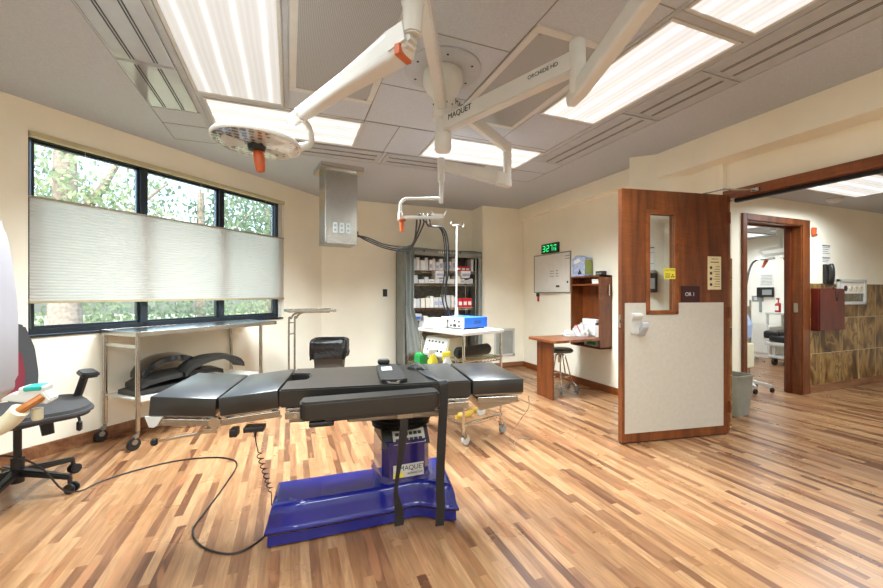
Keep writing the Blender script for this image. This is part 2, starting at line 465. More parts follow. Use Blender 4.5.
# window wall : local frame, x along wall, y outwards
WA = Vector((-2.8, 2.95, 0)); WL = 4.66; RW = math.radians(45)
O0, O1, Z0, Z1 = 1.335, 3.85, .94, 2.515
wroot = Matrix.Translation(WA) @ Matrix.Rotation(RW, 4, 'Z')
b = BM()
box(b, (-.2, 0, 0), (O0, .2, H), M=wroot); box(b, (O1, 0, 0), (WL, .2, H), M=wroot)
box(b, (O0, 0, 0), (O1, .2, Z0), M=wroot); box(b, (O0, 0, Z1), (O1, .2, H), M=wroot)
struct('wall_window', b, M['wall'])
# right wall, its bulkhead, chamfered pier and the wide opening
b = BM(); box(b, (3.8, 3.1, 0), (3.95, 5.8, H)); struct('wall_right', b, M['wall'])
b = BM(); box(b, (3.71, 3.17, 2.54), (3.8, 5.8, H)); struct('trim_1', b, M['wall'])
b = BM(); prism(b, [(3.42, 3.17), (3.83, 2.76), (3.78, 2.5), (3.78, 2.43), (3.9, 2.43), (3.9, 2.9), (3.95, 2.9), (3.95, 3.17)], 0, H); struct('wall_pier', b, M['wall'])
b = BM(); prism(b, [(3.60, 2.99), (3.60, -3.05), (3.83, -3.05), (3.83, 2.76)], 2.485, H); struct('trim_2', b, M['wall'])
b = BM(); box(b, (3.83, 1.1, 2.2), (3.90, 2.43, H)); box(b, (3.83, -3.05, 0), (3.90, 1.02, H)); box(b, (3.83, 1.02, 2.2), (3.9, 1.1, H)); struct('wall_opening', b, M['wall'])
b = BM()   # timber lining and casing of the opening
box(b, (3.775, 1.02, 2.145), (3.92, 2.43, 2.225), .004); box(b, (3.735, 2.375, 0), (3.80, 2.43, 2.145), .004); box(b, (3.79, 1.02, 0), (3.92, 1.10, 2.145), .004)
struct('trim_3', b, M['doorx'])
b = BM(); box(b, (3.84, 1.10, 2.115), (3.88, 2.365, 2.145)); struct('trim_4', b, M['blackp'])
# corridor
b = BM(); box(b, (3.95, 2.9, 0), (4.90, 3.05, 2.75)); box(b, (5.98, 2.9, 0), (10.0, 3.05, 2.75)); box(b, (4.9, 2.9, 2.12), (5.98, 3.05, 2.75)); struct('wall_corridor', b, M['wall'])
b = BM(); box(b, (3.90, -3.05, 2.42), (10.1, 2.9, 2.55)); struct('ceiling_corridor', b, M['ceil'])
b = BM(); box(b, (10.0, -3.05, 0), (10.12, 2.9, 2.55)); struct('wall_corridor_end', b, M['wall'])
b = BM(); box(b, (3.9, -3.2, 0), (10.1, -3.05, 2.55)); struct('wall_corridor_side', b, M['wall'])
b = BM(); box(b, (6.14, 2.885, .10), (10.0, 2.9, 1.40)); struct('trim_5', b, M['tile'])
b = BM(); box(b, (3.835, 2.415, .02), (3.89, 2.43, 1.60)); struct('trim_6', b, M['tile'])
b = BM(); box(b, (6.14, 2.878, 0), (10, 2.9, .10)); box(b, (3.96, 2.878, 0), (4.81, 2.9, .1)); struct('baseboard_corridor', b, M['basew'])
# far room
b = BM(); box(b, (9.3, 3.05, 0), (9.45, 7.0, 2.6)); struct('wall_far_room', b, M['wall_far'])
b = BM(); box(b, (3.95, 6.9, 0), (9.3, 7.05, 2.6)); struct('wall_far_room_back', b, M['wall_far'])
b = BM(); box(b, (3.95, 3.05, 2.45), (9.45, 7.05, 2.6)); struct('ceiling_far_room', b, M['ceil'])
b = BM()
for x in (5.3, 6.5, 7.7, 8.9): box(b, (x, 3.06, 2.443), (x + .02, 6.9, 2.45))
for y in (3.6, 4.2, 4.8, 5.4, 6.0): box(b, (4.0, y, 2.443), (9.3, y + .02, 2.45))
struct('trim_7', b, M['grid'])
# skirting: the strip floor is coved up the walls
b = BM(); box(b, (1.5, 6.182, 0), (3.0, 6.2, .09)); box(b, (.45, 6.182, 0), (1.5, 6.2, .09)); box(b, (2.982, 5.8, 0), (3.0, 6.2, .09)); box(b, (2.982, 5.782, 0), (3.8, 5.8, .09)); struct('baseboard_back', b, M['basew'])
b = BM(); box(b, (3.782, 3.1, 0), (3.8, 5.79, .09)); struct('baseboard_right', b, M['doorx'])
b = BM(); box(b, (0, -.018, 0), (WL - .03, 0, .10), M=wroot); struct('baseboard_window', b, M['basew'])
b = BM(); box(b, (-2.8, -3.05, 0), (-2.782, 2.93, .1)); struct('baseboard_left', b, M['basew'])

# tile joints in the ceiling field (thin recess-coloured strips)
b = BM(); t_ = .006
def jn(x0, y0, x1, y1): box(b, (min(x0, x1) - t_ / 2, min(y0, y1) - t_ / 2, H - .0025), (max(x0, x1) + t_ / 2, max(y0, y1) + t_ / 2, H + .002))
jn(-1.02, -.4, -1.02, 4.35); jn(-1.02, 4.35, 2.92, 4.35); jn(2.92, 4.35, 2.92, -.4)
jn(-1.02, 3.66, -.66, 3.66); jn(-1.02, 3.97, 2.92, 3.97)
for yy in (2.05, 2.68, 3.31): jn(.59, yy, 1.25, yy)
jn(-.66, 3.31, 2.5, 3.31); jn(.9, 3.31, .9, 3.97); jn(1.25, -.4, 1.25, 3.31); jn(.59, -.4, .59, 3.31); jn(1.87, 2.66, 1.87, 3.31)
for yy in (.8, 1.43): jn(.59, yy, 1.87, yy)
for xx in (-.05, .59, 2.5): jn(xx, 2.99, xx, 4.35)
for yy in (2.68, 3.31): jn(2.5, yy, 2.92, yy)
struct('trim_8', b, M['joint'])
b = BM()   # wide grid bars
for x0, x1, y0, y1 in ((-.68, -.645, -.4, 3.97), (-.04, -.01, -.4, 3.31), (2.46, 2.51, -.4, 3.95), (1.86, 1.885, -.4, 2.68), (-.645, -.04, 3.275, 3.33), (1.885, 2.46, 1.415, 1.465), (1.885, 2.46, 2.66, 2.685)):
    box(b, (x0, y0, H - .008), (x1, y1, H + .002), .002)
struct('trim_9', b, M['grid'])

# ------------------------------------------------------------------ window
wn = bpy.data.objects.new('window_1', None); COL.objects.link(wn); wn['kind'] = 'structure'
wn.location = WA; wn.rotation_euler = (0, 0, RW)
b = BM()
fw, fd0, fd1 = .018, .03, .13
box(b, (O0, fd0, Z0), (O0 + fw, fd1, Z1)); box(b, (O1 - .07 - fw, fd0, Z0), (O1 - .07, fd1, Z1))
box(b, (O0, fd0, Z1 - .05), (O1 - .07, fd1, Z1)); box(b, (O0, fd0, Z0), (O1 - .07, fd1, Z0 + .055))
box(b, (O0, -.012, Z0 - .01), (O1 - .02, fd1, Z0 + .012), .003)
st = (O1 - .07 - O0 - fw) / 3
for k in (1, 2):
    xm = O0 + fw / 2 + st * k
    box(b, (xm - .03, fd0, Z0), (xm + .03, fd1, Z1), .003)
for k in range(3):
    xa = O0 + fw / 2 + st * k + .035; xb = xa + st - .07
    for a, c in (((xa - .005, .06, Z0 + .05), (xa + .012, .1, Z1 - .05)), ((xb - .012, .06, Z0 + .05), (xb, .1, Z1 - .05)), ((xa, .06, Z0 + .05), (xb, .1, Z0 + .075)), ((xa, .06, Z1 - .07), (xb, .1, Z1 - .05))):
        box(b, a, c)
obj('window_frame', b, M['alum'], wn)
for k in range(3):
    xa = O0 + fw / 2 + st * k + .05; xb = xa + st - .1
    b = BM(); box(b, (xa, .078, Z0 + .06), (xb, .084, Z1 - .06)); obj('window_pane', b, M['glass'], wn)
b = BM(); box(b, (O1 - .07, .04, Z0), (O1, .13, Z1)); obj('window_jamb', b, M['whitep'], wn)
# cellular shade that hangs in the opening
sh = thing('window_shade', 'off-white pleated cellular shade covering the middle of the wide window', 'window shade', WA, RW)
b = BM(); box(b, (O0 + .005, -.025, Z1 - .045), (O1 - .005, .028, Z1 - .005), .004); obj('head_rail', b, mat('shade_rail', '#c9bd98', .5), sh)
sz0, sz1 = 1.215, 2.005
b = BM(); npl = 33; rows = []
for i in range(npl * 2 + 1):
    z = sz0 + (sz1 - sz0) * i / (npl * 2); yy = -.004 + (.0025 if i % 2 else -.001)
    rows.append((b.verts.new((O0 + .006, yy, z)), b.verts.new((O1 - .006, yy, z))))
for r0, r1 in zip(rows, rows[1:]): b.faces.new((r0[0], r0[1], r1[1], r1[0]))
o = obj('pleated_fabric', b, M['shade'], sh)
b = BM(); box(b, (O0 + .004, -.014, sz0 - .022), (O1 - .004, .012, sz0), .003); obj('bottom_rail', b, mat('shade_rail_bottom', '#a89c7c', .5), sh)
b = BM(); box(b, (O0 + .004, -.012, sz1), (O1 - .004, .012, sz1 + .016), .003); obj('top_rail', b, mat('shade_rail_top', '#9c9584', .5), sh)
for xx in (O0 + .35, (O0 + O1) / 2 + .1, O1 - .3): b = BM(); tube(b, [(xx, 0, sz1), (xx, 0, Z1 - .04)], .0015, 6); obj('lift_cord', b, M['whitep'], sh)

# ------------------------------------------------------------------ outside
b = BM(); box(b, (-30, 3, -.7), (14, 40, -.5)); 
gd = obj('meadow_ground', b, M['ground']); tag(gd, 'green meadow ground outside beyond the window', 'ground'); gd['kind'] = 'structure'
def leaves(b, c, rad, n, size, rnd):
    for _ in range(n):
        while True:
            p = Vector((rnd.uniform(-1, 1), rnd.uniform(-1, 1), rnd.uniform(-1, 1)))
            if p.length < 1: break
        p = Vector((p.x * rad[0], p.y * rad[1], p.z * rad[2])) + Vector(c)
        e = Euler((rnd.uniform(0, 6.3), rnd.uniform(0, 6.3), rnd.uniform(0, 6.3))).to_matrix(); s = size * rnd.uniform(.6, 1.2)
        q = [e @ Vector(v) * s for v in ((-1, 0, 0), (-.35, -.55, .1), (.45, -.45, .1), (1, 0, 0), (.45, .45, .1), (-.35, .55, .1))]
        b.faces.new([b.verts.new(p + v) for v in q])
def tree(x, y, label, trunk_r, branches, blobs, seed, lm, size=.075, hgt=5.5, lean=(0, 0)):
    rnd = random.Random(seed)
    t = thing('tree', label, 'tree', (x, y, -.6), 0, 'trees outside the window')
    b = BM(); tube(b, [(0, 0, -.1), (lean[0] * .3, lean[1] * .3, hgt * .35), (lean[0], lean[1], hgt * .7), (lean[0] * 1.2, lean[1], hgt)], trunk_r, 10, 5, trunk_r * .55)
    for p in branches: tube(b, p, trunk_r * .45, 7, 4, .02)
    obj('trunk', b, M['bark'], t, smooth=True)
    b = BM()
    for c, r, n in blobs: leaves(b, c, r, n, size, rnd)
    obj('foliage', b, lm, t)
    return t
tree(-5.0, 11.9, 'large pale-barked tree seen through the left pane of the window', .36,
     [[(0, 0, 3.0), (.9, .2, 3.7), (2.0, .3, 4.8)], [(0, 0, 2.6), (-.9, 0, 3.6), (-1.6, .2, 4.8)], [(0, 0, 3.4), (.8, -.5, 4.2), (1.5, -.8, 5.3)]],
     [((.2, -.9, 4.6), (2.0, 1.0, .9), 800), ((1.2, -.6, 3.6), (1.4, .8, .8), 420), ((-1.0, .6, 3.8), (1.0, .8, 1.2), 350), ((.3, .5, 6.2), (2.2, 1.4, 1), 500)], 3, M['leaf'], .07)
tree(-7.2, 13.6, 'slimmer tree behind the large one at the left edge of the window', .26,
     [[(0, 0, 2.4), (.7, .2, 3.4), (1.4, .3, 4.6)], [(0, 0, 3.0), (-.6, 0, 4.0), (-1.0, .2, 5.2)]],
     [((.4, 0, 4.6), (2.2, 1.2, 1.2), 800), ((0, 0, 2.6), (1.6, 1.0, .8), 250)], 5, M['leafd'], .09)
tree(-3.0, 16.2, 'leafy tree seen through the middle pane of the window', .2,
     [[(0, 0, 2.2), (-.9, .2, 3.6), (-1.6, .3, 5.2)], [(0, 0, 3.0), (.9, 0, 4.0), (1.8, .2, 5.2)]],
     [((-1.5, 0, 4.9), (1.5, 1.2, 1.0), 520), ((1.1, 0, 4.4), (1.5, 1.2, 1.7), 1300), ((-2.0, 0, 3.6), (.6, .5, .5), 130)], 7, M['leafd'], .085)
tree(-.9, 18.6, 'dense tree seen through the right pane of the window', .24,
     [[(0, 0, 2.4), (-.9, .2, 3.6), (-1.6, .3, 4.8)]],
     [((0, 0, 4.4), (2.2, 1.5, 2.3), 3000)], 11, M['leafd'], .09)
for i, (x, y, r, lab) in enumerate(((-5.2, 13.8, 1.5, 'low bush outside the left pane of the window'), (-3.4, 15.6, 1.6, 'low bush outside the middle pane of the window'),
                               (-1.4, 17.8, 1.9, 'low bush outside the right pane of the window'), (-7.4, 12.4, 1.2, 'low bush at the far left outside the window'))):
    rnd = random.Random(30 + i); t = thing('bush', lab, 'bush', (x, y, -.6), 0, 'bushes outside the window')
    b = BM(); leaves(b, (0, 0, .8), (r, .9, 1.0), 1300, .08, rnd); obj('foliage', b, M['leafd'] if i % 2 else M['leaf'], t)
    b = BM()
    for k in range(5): tube(b, [(0, 0, -.1), (math.cos(k * 1.3) * r * .3, math.sin(k * 1.3) * .3, .6), (math.cos(k * 1.3) * r * .5, math.sin(k * 1.3) * .5, 1.2)], .03, 6, 3, .01)
    obj('stem', b, M['bark'], t)
rnd = random.Random(77); b = BM()
for _ in range(5200):
    s = rnd.uniform(-1, 8.2); w = rnd.uniform(9.2, 15.5)           # along and away from the window wall
    x = -2.8 + .707 * s - .707 * (w - 5.75); y = 2.95 + .707 * s + .707 * (w - 5.75)
    h = rnd.uniform(.5, 1.15); a = rnd.uniform(0, 6.3); dx, dy = math.cos(a) * .02, math.sin(a) * .02
    lx, ly = rnd.uniform(-.2, .2), rnd.uniform(-.2, .2)
    b.faces.new([b.verts.new(v) for v in ((x - dx, y - dy, -.52), (x + dx, y + dy, -.52), (x + lx, y + ly, -.5 + h))])
g = obj('tall_grass', b, M['grass']); tag(g, 'pale tall meadow grass outside below the window', 'grass', kind='stuff')

# ------------------------------------------------------------------ ceiling fixtures
def troffer(x0, y0, x1, y1, label, axis, tubes, z=H, strength=5.0, watts=24, spread=150):
    cx, cy = (x0 + x1) / 2, (y0 + y1) / 2
    t = thing('ceiling_light', label, 'ceiling light', (cx, cy, z))
    hx, hy = (x1 - x0) / 2, (y1 - y0) / 2; b = BM(); f = .02
    for a, c in (((-hx, -hy, -.012), (hx, -hy + f, .004)), ((-hx, hy - f, -.012), (hx, hy, .004)), ((-hx, -hy + f, -.012), (-hx + f, hy - f, .004)), ((hx - f, -hy + f, -.012), (hx, hy - f, .004))): box(b, a, c, .003)
    obj('frame', b, M['whitep'], t)
    b = BM(); box(b, (-hx + f, -hy + f, -.006), (hx - f, hy - f, .002))
    w = 2 * ((hx, hy)[axis] - f)
    obj('diffuser', b, diffuser_mat('lens_%d' % len(bpy.data.materials), axis, tubes, w, strength), t)
    al = bpy.data.lights.new('fluorescent_tubes', 'AREA'); al.shape = 'RECTANGLE'; al.size = 2 * hx - .04; al.size_y = 2 * hy - .04
    al.energy = watts; al.spread = math.radians(spread); al.color = (.84, .94, 1.0)
    ao = bpy.data.objects.new('lamp', al); COL.objects.link(ao); ao.parent = t; ao.location = (0, 0, -.02)
    return t
G = 'recessed fluorescent ceiling lights'
LS = .60
troffer(-.64, 2.05, -.045, 3.27, 'long fluorescent ceiling light nearest the window, running away from the camera', 0, 4, strength=LS * .6, spread=114, watts=20)
troffer(-.64, .80, -.045, 2.02, 'unseen ceiling light added above the camera, in line with the window-side light', 0, 4, strength=LS * .7, spread=114, watts=12)  # out of view; put in for its effect on the shading
troffer(-.61, 3.34, .59, 3.93, 'crosswise fluorescent ceiling light above the round surgical lamp head', 1, 3, strength=LS, spread=129, watts=58)
troffer(1.27, 3.36, 2.46, 3.93, 'crosswise fluorescent ceiling light behind the white monitor arm', 1, 3, strength=LS, spread=130, watts=68)
troffer(1.89, 1.47, 2.455, 2.655, 'bright fluorescent ceiling light right of the lamp arms', 0, 3, strength=LS, spread=118, watts=16)
troffer(1.89, .22, 2.455, 1.41, 'fluorescent ceiling light at the top right edge of the photo', 0, 3, strength=LS, spread=104, watts=8)
troffer(-.6, -1.6, .6, -1.0, 'unseen fill light added in the ceiling behind the camera on the window side', 1, 3, strength=LS, spread=178, watts=36)  # added out of view to brighten the back and window walls
troffer(1.3, -1.6, 2.5, -1.0, 'unseen fill light added in the ceiling behind the camera on the corridor side', 1, 3, strength=LS, spread=178, watts=36)  # second unseen lamp, also added to lift the walls
troffer(5.08, 1.93, 6.27, 2.52, 'fluorescent light in the corridor ceiling outside the open door', 1, 3, 2.42, LS, 26, 160)
troffer(7.4, -.4, 8.6, .2, 'fluorescent light further along the corridor ceiling', 1, 3, 2.42, LS, 26, 160)
troffer(4.6, -1.4, 5.8, -.8, 'fluorescent light in the near corridor ceiling out of the door view', 1, 3, 2.42, LS, 26, 160)
troffer(6.52, 4.22, 7.68, 4.78, 'ceiling light in the second operating room behind the doorway', 1, 3, 2.445, LS * 1.1, 15)
troffer(7.72, 4.8, 8.9, 5.4, 'ceiling light in the second operating room seen at the door frame', 1, 3, 2.445, LS * 1.1, 15)
troffer(5.32, 3.62, 6.48, 4.18, 'ceiling light in the second operating room just inside its doorway', 1, 3, 2.445, LS, 12)

def air_panel(x0, y0, x1, y1, label):
    cx, cy = (x0 + x1) / 2, (y0 + y1) / 2; t = thing('air_panel', label, 'air vent', (cx, cy, H), 0, 'perforated air supply panels')
    hx, hy = (x1 - x0) / 2, (y1 - y0) / 2; b = BM(); f = .045
    for a, c in (((-hx, -hy, -.012), (hx, -hy + f, .004)), ((-hx, hy - f, -.012), (hx, hy, .004)), ((-hx, -hy + f, -.012), (-hx + f, hy - f, .004)), ((hx - f, -hy + f, -.012), (hx, hy - f, .004))): box(b, a, c, .003)
    obj('frame', b, M['whitep'], t)
    b = BM(); box(b, (-hx + f, -hy + f, -.009), (hx - f, hy - f, .003)); obj('perforated_face', b, M['perf'], t)
    b = BM()
    for sx in (-1, 1):
        for sy in (-1, 1): cyl(b, (sx * (hx - .06), sy * (hy - .06), -.012), (sx * (hx - .06), sy * (hy - .06), -.006), .006, seg=8)
    obj('screw', b, M['steeld'], t)
troffer(-1.9, -.9, -1.3, .3, 'unseen fill light added in the ceiling behind the camera beside the left wall', 0, 3, strength=LS, spread=178, watts=30)  # extra lamp added behind the viewpoint as wall fill
air_panel(-.005, 1.78, .585, 2.99, 'perforated grey air panel between the window-side light and the lamp mount')
air_panel(1.255, 1.78, 1.855, 2.99, 'perforated grey air panel right of the lamp mount')
air_panel(-.005, .5, .585, 1.74, 'perforated grey air panel above the camera, next to the window-side light')

def slot_diffuser(x0, y0, x1, y1, label, along):
    cx, cy = (x0 + x1) / 2, (y0 + y1) / 2; t = thing('slot_diffuser', label, 'air vent', (cx, cy, H), 0)
    hx, hy = (x1 - x0) / 2 - .004, (y1 - y0) / 2 - .004
    b = BM(); box(b, (-hx, -hy, -.006), (hx, hy, .004), .002)
    f = .012
    for a, c in (((-hx, -hy, -.010), (hx, -hy + f, 0)), ((-hx, hy - f, -.010), (hx, hy, 0)), ((-hx, -hy + f, -.010), (-hx + f, hy - f, 0)), ((hx - f, -hy + f, -.010), (hx, hy - f, 0))): box(b, a, c, .002)
    obj('faceplate', b, M['gloss'] if x1 < 0 else M['grid'], t)
    for o_ in (-.062, .062):
        b = BM()
        for q in (-.008, .008):
            if along == 'y': box(b, (o_ + q - .003, -hy + .03, -.0085), (o_ + q + .003, hy - .03, -.003))
            else: box(b, (-hx + .05, o_ + q - .003, -.0085), (hx - .05, o_ + q + .003, -.003))
        obj('slot', b, M['slot'] if x1 < 0 else M['slotg'], t)
for y0, y1, n in ((1.76, 2.99, 'second from the back wall'), (2.99, 3.66, 'short end piece nearest the back wall'), (.5, 1.76, 'nearest the camera')):
    slot_diffuser(-1.02, y0, -.69, y1, 'slot diffuser in the ceiling on the window side, ' + n, 'y')
for y0, y1, n in ((1.75, 2.38, 'beside the bright light on the right'), (.5, 1.75, 'nearest the camera at the top right'), (2.4, 3.62, 'furthest from the camera')):
    slot_diffuser(2.51, y0, 2.92, y1, 'slot diffuser in the ceiling on the corridor side, ' + n, 'y')
for x0, x1, n in ((-.3, .92, 'behind the round lamp head'), (.94, 2.1, 'behind the monitor arm')):
    slot_diffuser(x0, 3.98, x1, 4.345, 'slot diffuser in the ceiling towards the back wall, ' + n, 'x')

# ------------------------------------------------------------------ surgical light assembly
hub = Vector((.935, 2.37, 0))
sl = thing('surgical_light', 'white ceiling-mounted surgical light with three jointed arms and an orange-handled lamp head', 'surgical light', (hub.x, hub.y, H))
def P(x, y, z): return (x - hub.x, y - hub.y, z - H)
b = BM(); lathe(b, [(.25, 0), (.25, -.012), (.235, -.02), (.14, -.024)], seg=48)
obj('mounting_plate', b, M['grid'], sl, smooth=True)
b = BM()
lathe(b, [(.125, -.02), (.13, -.05), (.13, -.10), (.105, -.15), (.075, -.18), (.065, -.20), (.065, -.33), (.04, -.34), (.04, -.38)], seg=32)
obj('drop_tube', b, M['white'], sl, smooth=True)
for k in range(6):
    b = BM(); a = k * PI / 3 + .3; cyl(b, (.2 * math.cos(a), .2 * math.sin(a), -.024), (.2 * math.cos(a), .2 * math.sin(a), -.016), .008, seg=10); obj('bolt', b, M['ink'], sl)
for z in (-.24,):
    for k in range(8):
        b = BM(); a = k * PI / 4; cyl(b, (.06 * math.cos(a), .06 * math.sin(a), z), (.068 * math.cos(a), .068 * math.sin(a), z), .006, seg=8); obj('bolt', b, M['ink'], sl)
b = BM(); lathe(b, [(.03, -.16), (.055, -.17), (.055, -.30), (.05, -.302), (.05, -.43), (.055, -.435), (.055, -.525), (.045, -.54), (.03, -.545)], seg=28)
obj('hub', b, M['white'], sl, smooth=True)
# arm A : to the right, HD camera arm
eA = Vector((1.27, 1.48, 2.37)); hA = Vector((.935, 2.37, 2.37))
b = BM(); beam(b, P(*hA), P(*eA), .07, .098, .065, .098, .006); obj('extension_arm', b, M['white'], sl)
dA = (eA - hA).normalized(); nA = Vector((-dA.y, dA.x, 0)); nA = -nA if nA.dot(hub) > 0 else nA
yawA = math.atan2(dA.y, dA.x)
rotA = (PI / 2, 0, yawA)
def on_arm(t, off, z): q = hA + (eA - hA) * t - Vector((-dA.y, dA.x, 0)) * off; return P(q.x, q.y, z)
text('arm_lettering', 'MAQUET', .05, M['ink'], sl, on_arm(.20, .0362, 2.385), rotA)
text('arm_lettering', 'ORCHIDE HD', .029, M['ink'], sl, on_arm(.82, .0338, 2.385), rotA)
b = BM(); lathe(b, [(.03, .11), (.038, .10), (.038, -.02), (.036, -.022), (.036, -.14), (.03, -.15)], P(eA.x, eA.y, 2.36), 24)
obj('elbow', b, M['white'], sl, smooth=True)
b = BM(); sweep(b, [(P(1.30, 1.56, 2.225), .05, .06), (P(1.275, 1.47, 2.235), .065, .085), (P(1.225, 1.06, 2.36), .07, .095), (P(1.16, .6, 2.49), .07, .10)])
obj('spring_arm', b, M['white'], sl)
b = BM(); tube(b, [P(1.16, .6, 2.49), P(1.15, .50, 2.49), P(1.14, .45, 2.46), P(1.14, .45, 2.41)], .02, 12, 5); obj('yoke', b, M['white'], sl, smooth=True)
b = BM(); lathe(b, [(.02, .034), (.10, .032), (.165, .024), (.192, .010), (.203, -.002), (.204, -.014), (.201, -.022), (.02, -.020)], P(1.14, .45, 2.38), 48); lh2 = obj('lamp_head', b, M['white'], sl, smooth=True)
b = BM(); lathe(b, [(.02, -.015), (.024, -.055), (.026, -.09), (.021, -.145), (.008, -.156)], P(1.14, .45, 2.37), 20); obj('handle', b, M['orange'], lh2, 'orange sterile handle', True)
# arm B : towards the camera, then to the round lamp head
eB = Vector((.42, 1.34, 2.46)); hB = Vector((.935, 2.37, 2.50))
b = BM(); beam(b, P(*hB), P(.42, 1.34, 2.52), .06, .10, .06, .10, .008); obj('extension_arm', b, M['white'], sl)
b = BM(); lathe(b, [(.03, .10), (.05, .09), (.05, -.05), (.044, -.052), (.044, -.13), (.03, -.14)], P(.42, 1.36, 2.46), 24)
obj('elbow', b, M['white'], sl, smooth=True)
b = BM(); cyl(b, P(.42, 1.36, 2.34), P(.42, 1.37, 2.22), .040, .034, 20, .006)
beam(b, P(.42, 1.37, 2.23), P(.36, 1.46, 2.21), .07, .10, .08, .11, .015)
A0 = Vector((.40, 1.42, 2.215)); A1 = Vector((.055, 1.98, 2.135))
st = lambda t, w, h, dz=0: (P(*(A0.lerp(A1, t) + Vector((0, 0, dz)))), w, h)
sweep(b, [st(-.06, .05, .07), st(-.02, .085, .115), st(.08, .09, .125), st(.25, .08, .105), st(.5, .066, .08), st(1, .054, .062)], 24, 5)
obj('spring_arm', b, M['white'], sl)
b = BM(); q0 = A0.lerp(A1, .03); box(b, (-.012, -.04, -.02), (.012, .04, .02), .003, Matrix.Translation(P(q0.x + .005, q0.y - .03, q0.z - .045)) @ Matrix.Rotation(-.9, 4, 'Z')); obj('joint_cover', b, M['orange'], sl, 'orange joint cover')
b = BM(); d_ = (A1 - A0).normalized(); cyl(b, P(*(A1 - d_ * .02)), P(*(A1 + d_ * .09)), .032, .03, 20, .004); cyl(b, P(*(A1 + d_ * .0)), P(*(A1 + d_ * .012)), .036, .036, 20)
obj('arm_knuckle', b, M['white'], sl, smooth=True)
LC = Vector((-.15, 2.10, 2.02))      # lamp head centre
b = BM(); tube(b, [P(.05, 2.0, 2.12), P(.085, 2.04, 2.10), P(.10, 2.06, 2.05), P(.085, 2.075, 2.015), P(.03, 2.09, 2.005)], .015, 12, 6)
cyl(b, P(.09, 2.06, 2.015), P(.02, 2.09, 2.0), .02, .02, 16, .004)
obj('yoke', b, M['white'], sl, smooth=True)
tilt = Matrix.Rotation(math.radians(3), 4, 'Y')
lh = bpy.data.objects.new('lamp_head', None); 
b = BM(); lathe(b, [(.02, .034), (.10, .032), (.165, .024), (.192, .010), (.203, -.002), (.204, -.014), (.201, -.022), (.196, -.023), (.193, -.018), (.02, -.02)], P(*LC), 56, tilt)
lh = obj('lamp_head', b, M['white'], sl, smooth=True)
b = BM(); lathe(b, [(.02, -.020), (.1945, -.0185), (.1945, -.0205), (.02, -.0235)], P(*LC), 48, tilt); obj('lens_plate', b, M['lens'], lh)
b = BM()
for a0 in (150,):
    pts = [(.075, 0)] + [(.155 * math.cos(math.radians(a0 + k)), .155 * math.sin(math.radians(a0 + k))) for k in range(0, 61, 10)]
    pts = [(.06 * math.cos(math.radians(a0)), .06 * math.sin(math.radians(a0)))] + pts[1:] + [(.06 * math.cos(math.radians(a0 + 60)), .06 * math.sin(math.radians(a0 + 60)))]
    prism(b, pts, -.0265, -.0235, Matrix.Translation(P(*LC)) @ tilt)
obj('lens_cover', b, mat('pale_lens_cover', '#cfccc4', .15, 0, .03), lh)
b = BM(); lathe(b, [(.02, -.02), (.042, -.028), (.038, -.05), (.022, -.055)], P(*LC), 24, tilt); obj('handle_collar', b, M['blackp'], lh)
b = BM(); lathe(b, [(.02, -.05), (.024, -.055), (.026, -.09), (.021, -.145), (.017, -.153), (.008, -.156)], P(*LC), 20, Matrix.Rotation(math.radians(-6), 4, 'Y')); lathe(b, [(.02, -.015), (.026, -.02), (.024, -.03)], P(*LC), 20); obj('handle', b, M['orange'], lh, 'orange sterile handle', True)
# arm C : away from the camera, monitor bracket
eC = Vector((1.80, 3.0, 2.56))
b = BM(); beam(b, P(.935, 2.37, 2.565), P(1.80, 3.0, 2.565), .06, .09, .055, .085, .008); obj('extension_arm', b, M['white'], sl)
dC = Vector((.865, .63, 0)).normalized()
qC = Vector((.935, 2.37, 0)) + dC * .22 + Vector((dC.y, -dC.x, 0)) * .0305
text('arm_lettering', 'MAQUET', .055, M['ink'], sl, P(qC.x, qC.y, 2.57), (PI / 2, 0, math.atan2(dC.y, dC.x)))
b = BM(); lathe(b, [(.02, .05), (.036, .04), (.036, -.16), (.034, -.162), (.034, -.28), (.04, -.285), (.04, -.34), (.02, -.35)], P(1.80, 3.0, 2.56), 24); obj('elbow', b, M['white'], sl, smooth=True)
b = BM(); beam(b, P(1.80, 3.0, 2.28), P(1.70, 3.05, 2.30), .07, .12, .075, .13, .015); beam(b, P(1.72, 3.04, 2.30), P(1.29, 3.25, 2.425), .072, .125, .055, .085, .014)
cyl(b, P(1.27, 3.26, 2.49), P(1.27, 3.26, 2.27), .034, .032, 20, .008)
obj('spring_arm', b, M['white'], sl, smooth=False)
b = BM(); cyl(b, P(1.27, 3.26, 2.28), P(1.27, 3.26, 2.08), .019, .019, 16)
ux = Vector((.932, -.363, 0))
def off(s, z): q = Vector((1.27, 3.26, 0)) + ux * s; return P(q.x, q.y, z)
tube(b, [off(0, 2.125), off(-.27, 2.125), off(-.33, 2.12), off(-.365, 2.085), off(-.37, 2.04), off(-.37, 1.95)], .014, 10, 5)
cyl(b, off(-.37, 2.0), off(-.37, 1.93), .022, .022, 14)
beam(b, off(-.36, 1.955), off(.0, 1.955), .028, .028, bev=.004)
obj('drop_bracket', b, M['white'], sl, smooth=True)
b = BM(); box(b, (-.06, -.02, -.02), (.04, .02, .02), .005, Matrix.Translation(off(-.02, 1.965)) @ Matrix.Rotation(-.37, 4, 'Z'))
for a in (-.06, .02): beam(b, off(a, 1.965), off(a - .03 if a < 0 else a + .03, 2.02), .012, .012, bev=.002)
obj('monitor_plate', b, M['white'], sl)
b = BM(); lathe(b, [(.01, 0), (.035, -.002), (.035, -.016), (.017, -.02), (.02, -.07), (.018, -.11), (.01, -.115)], off(-.355, 1.94), 18); obj('handle', b, M['orange'], sl, 'small orange handle', True)

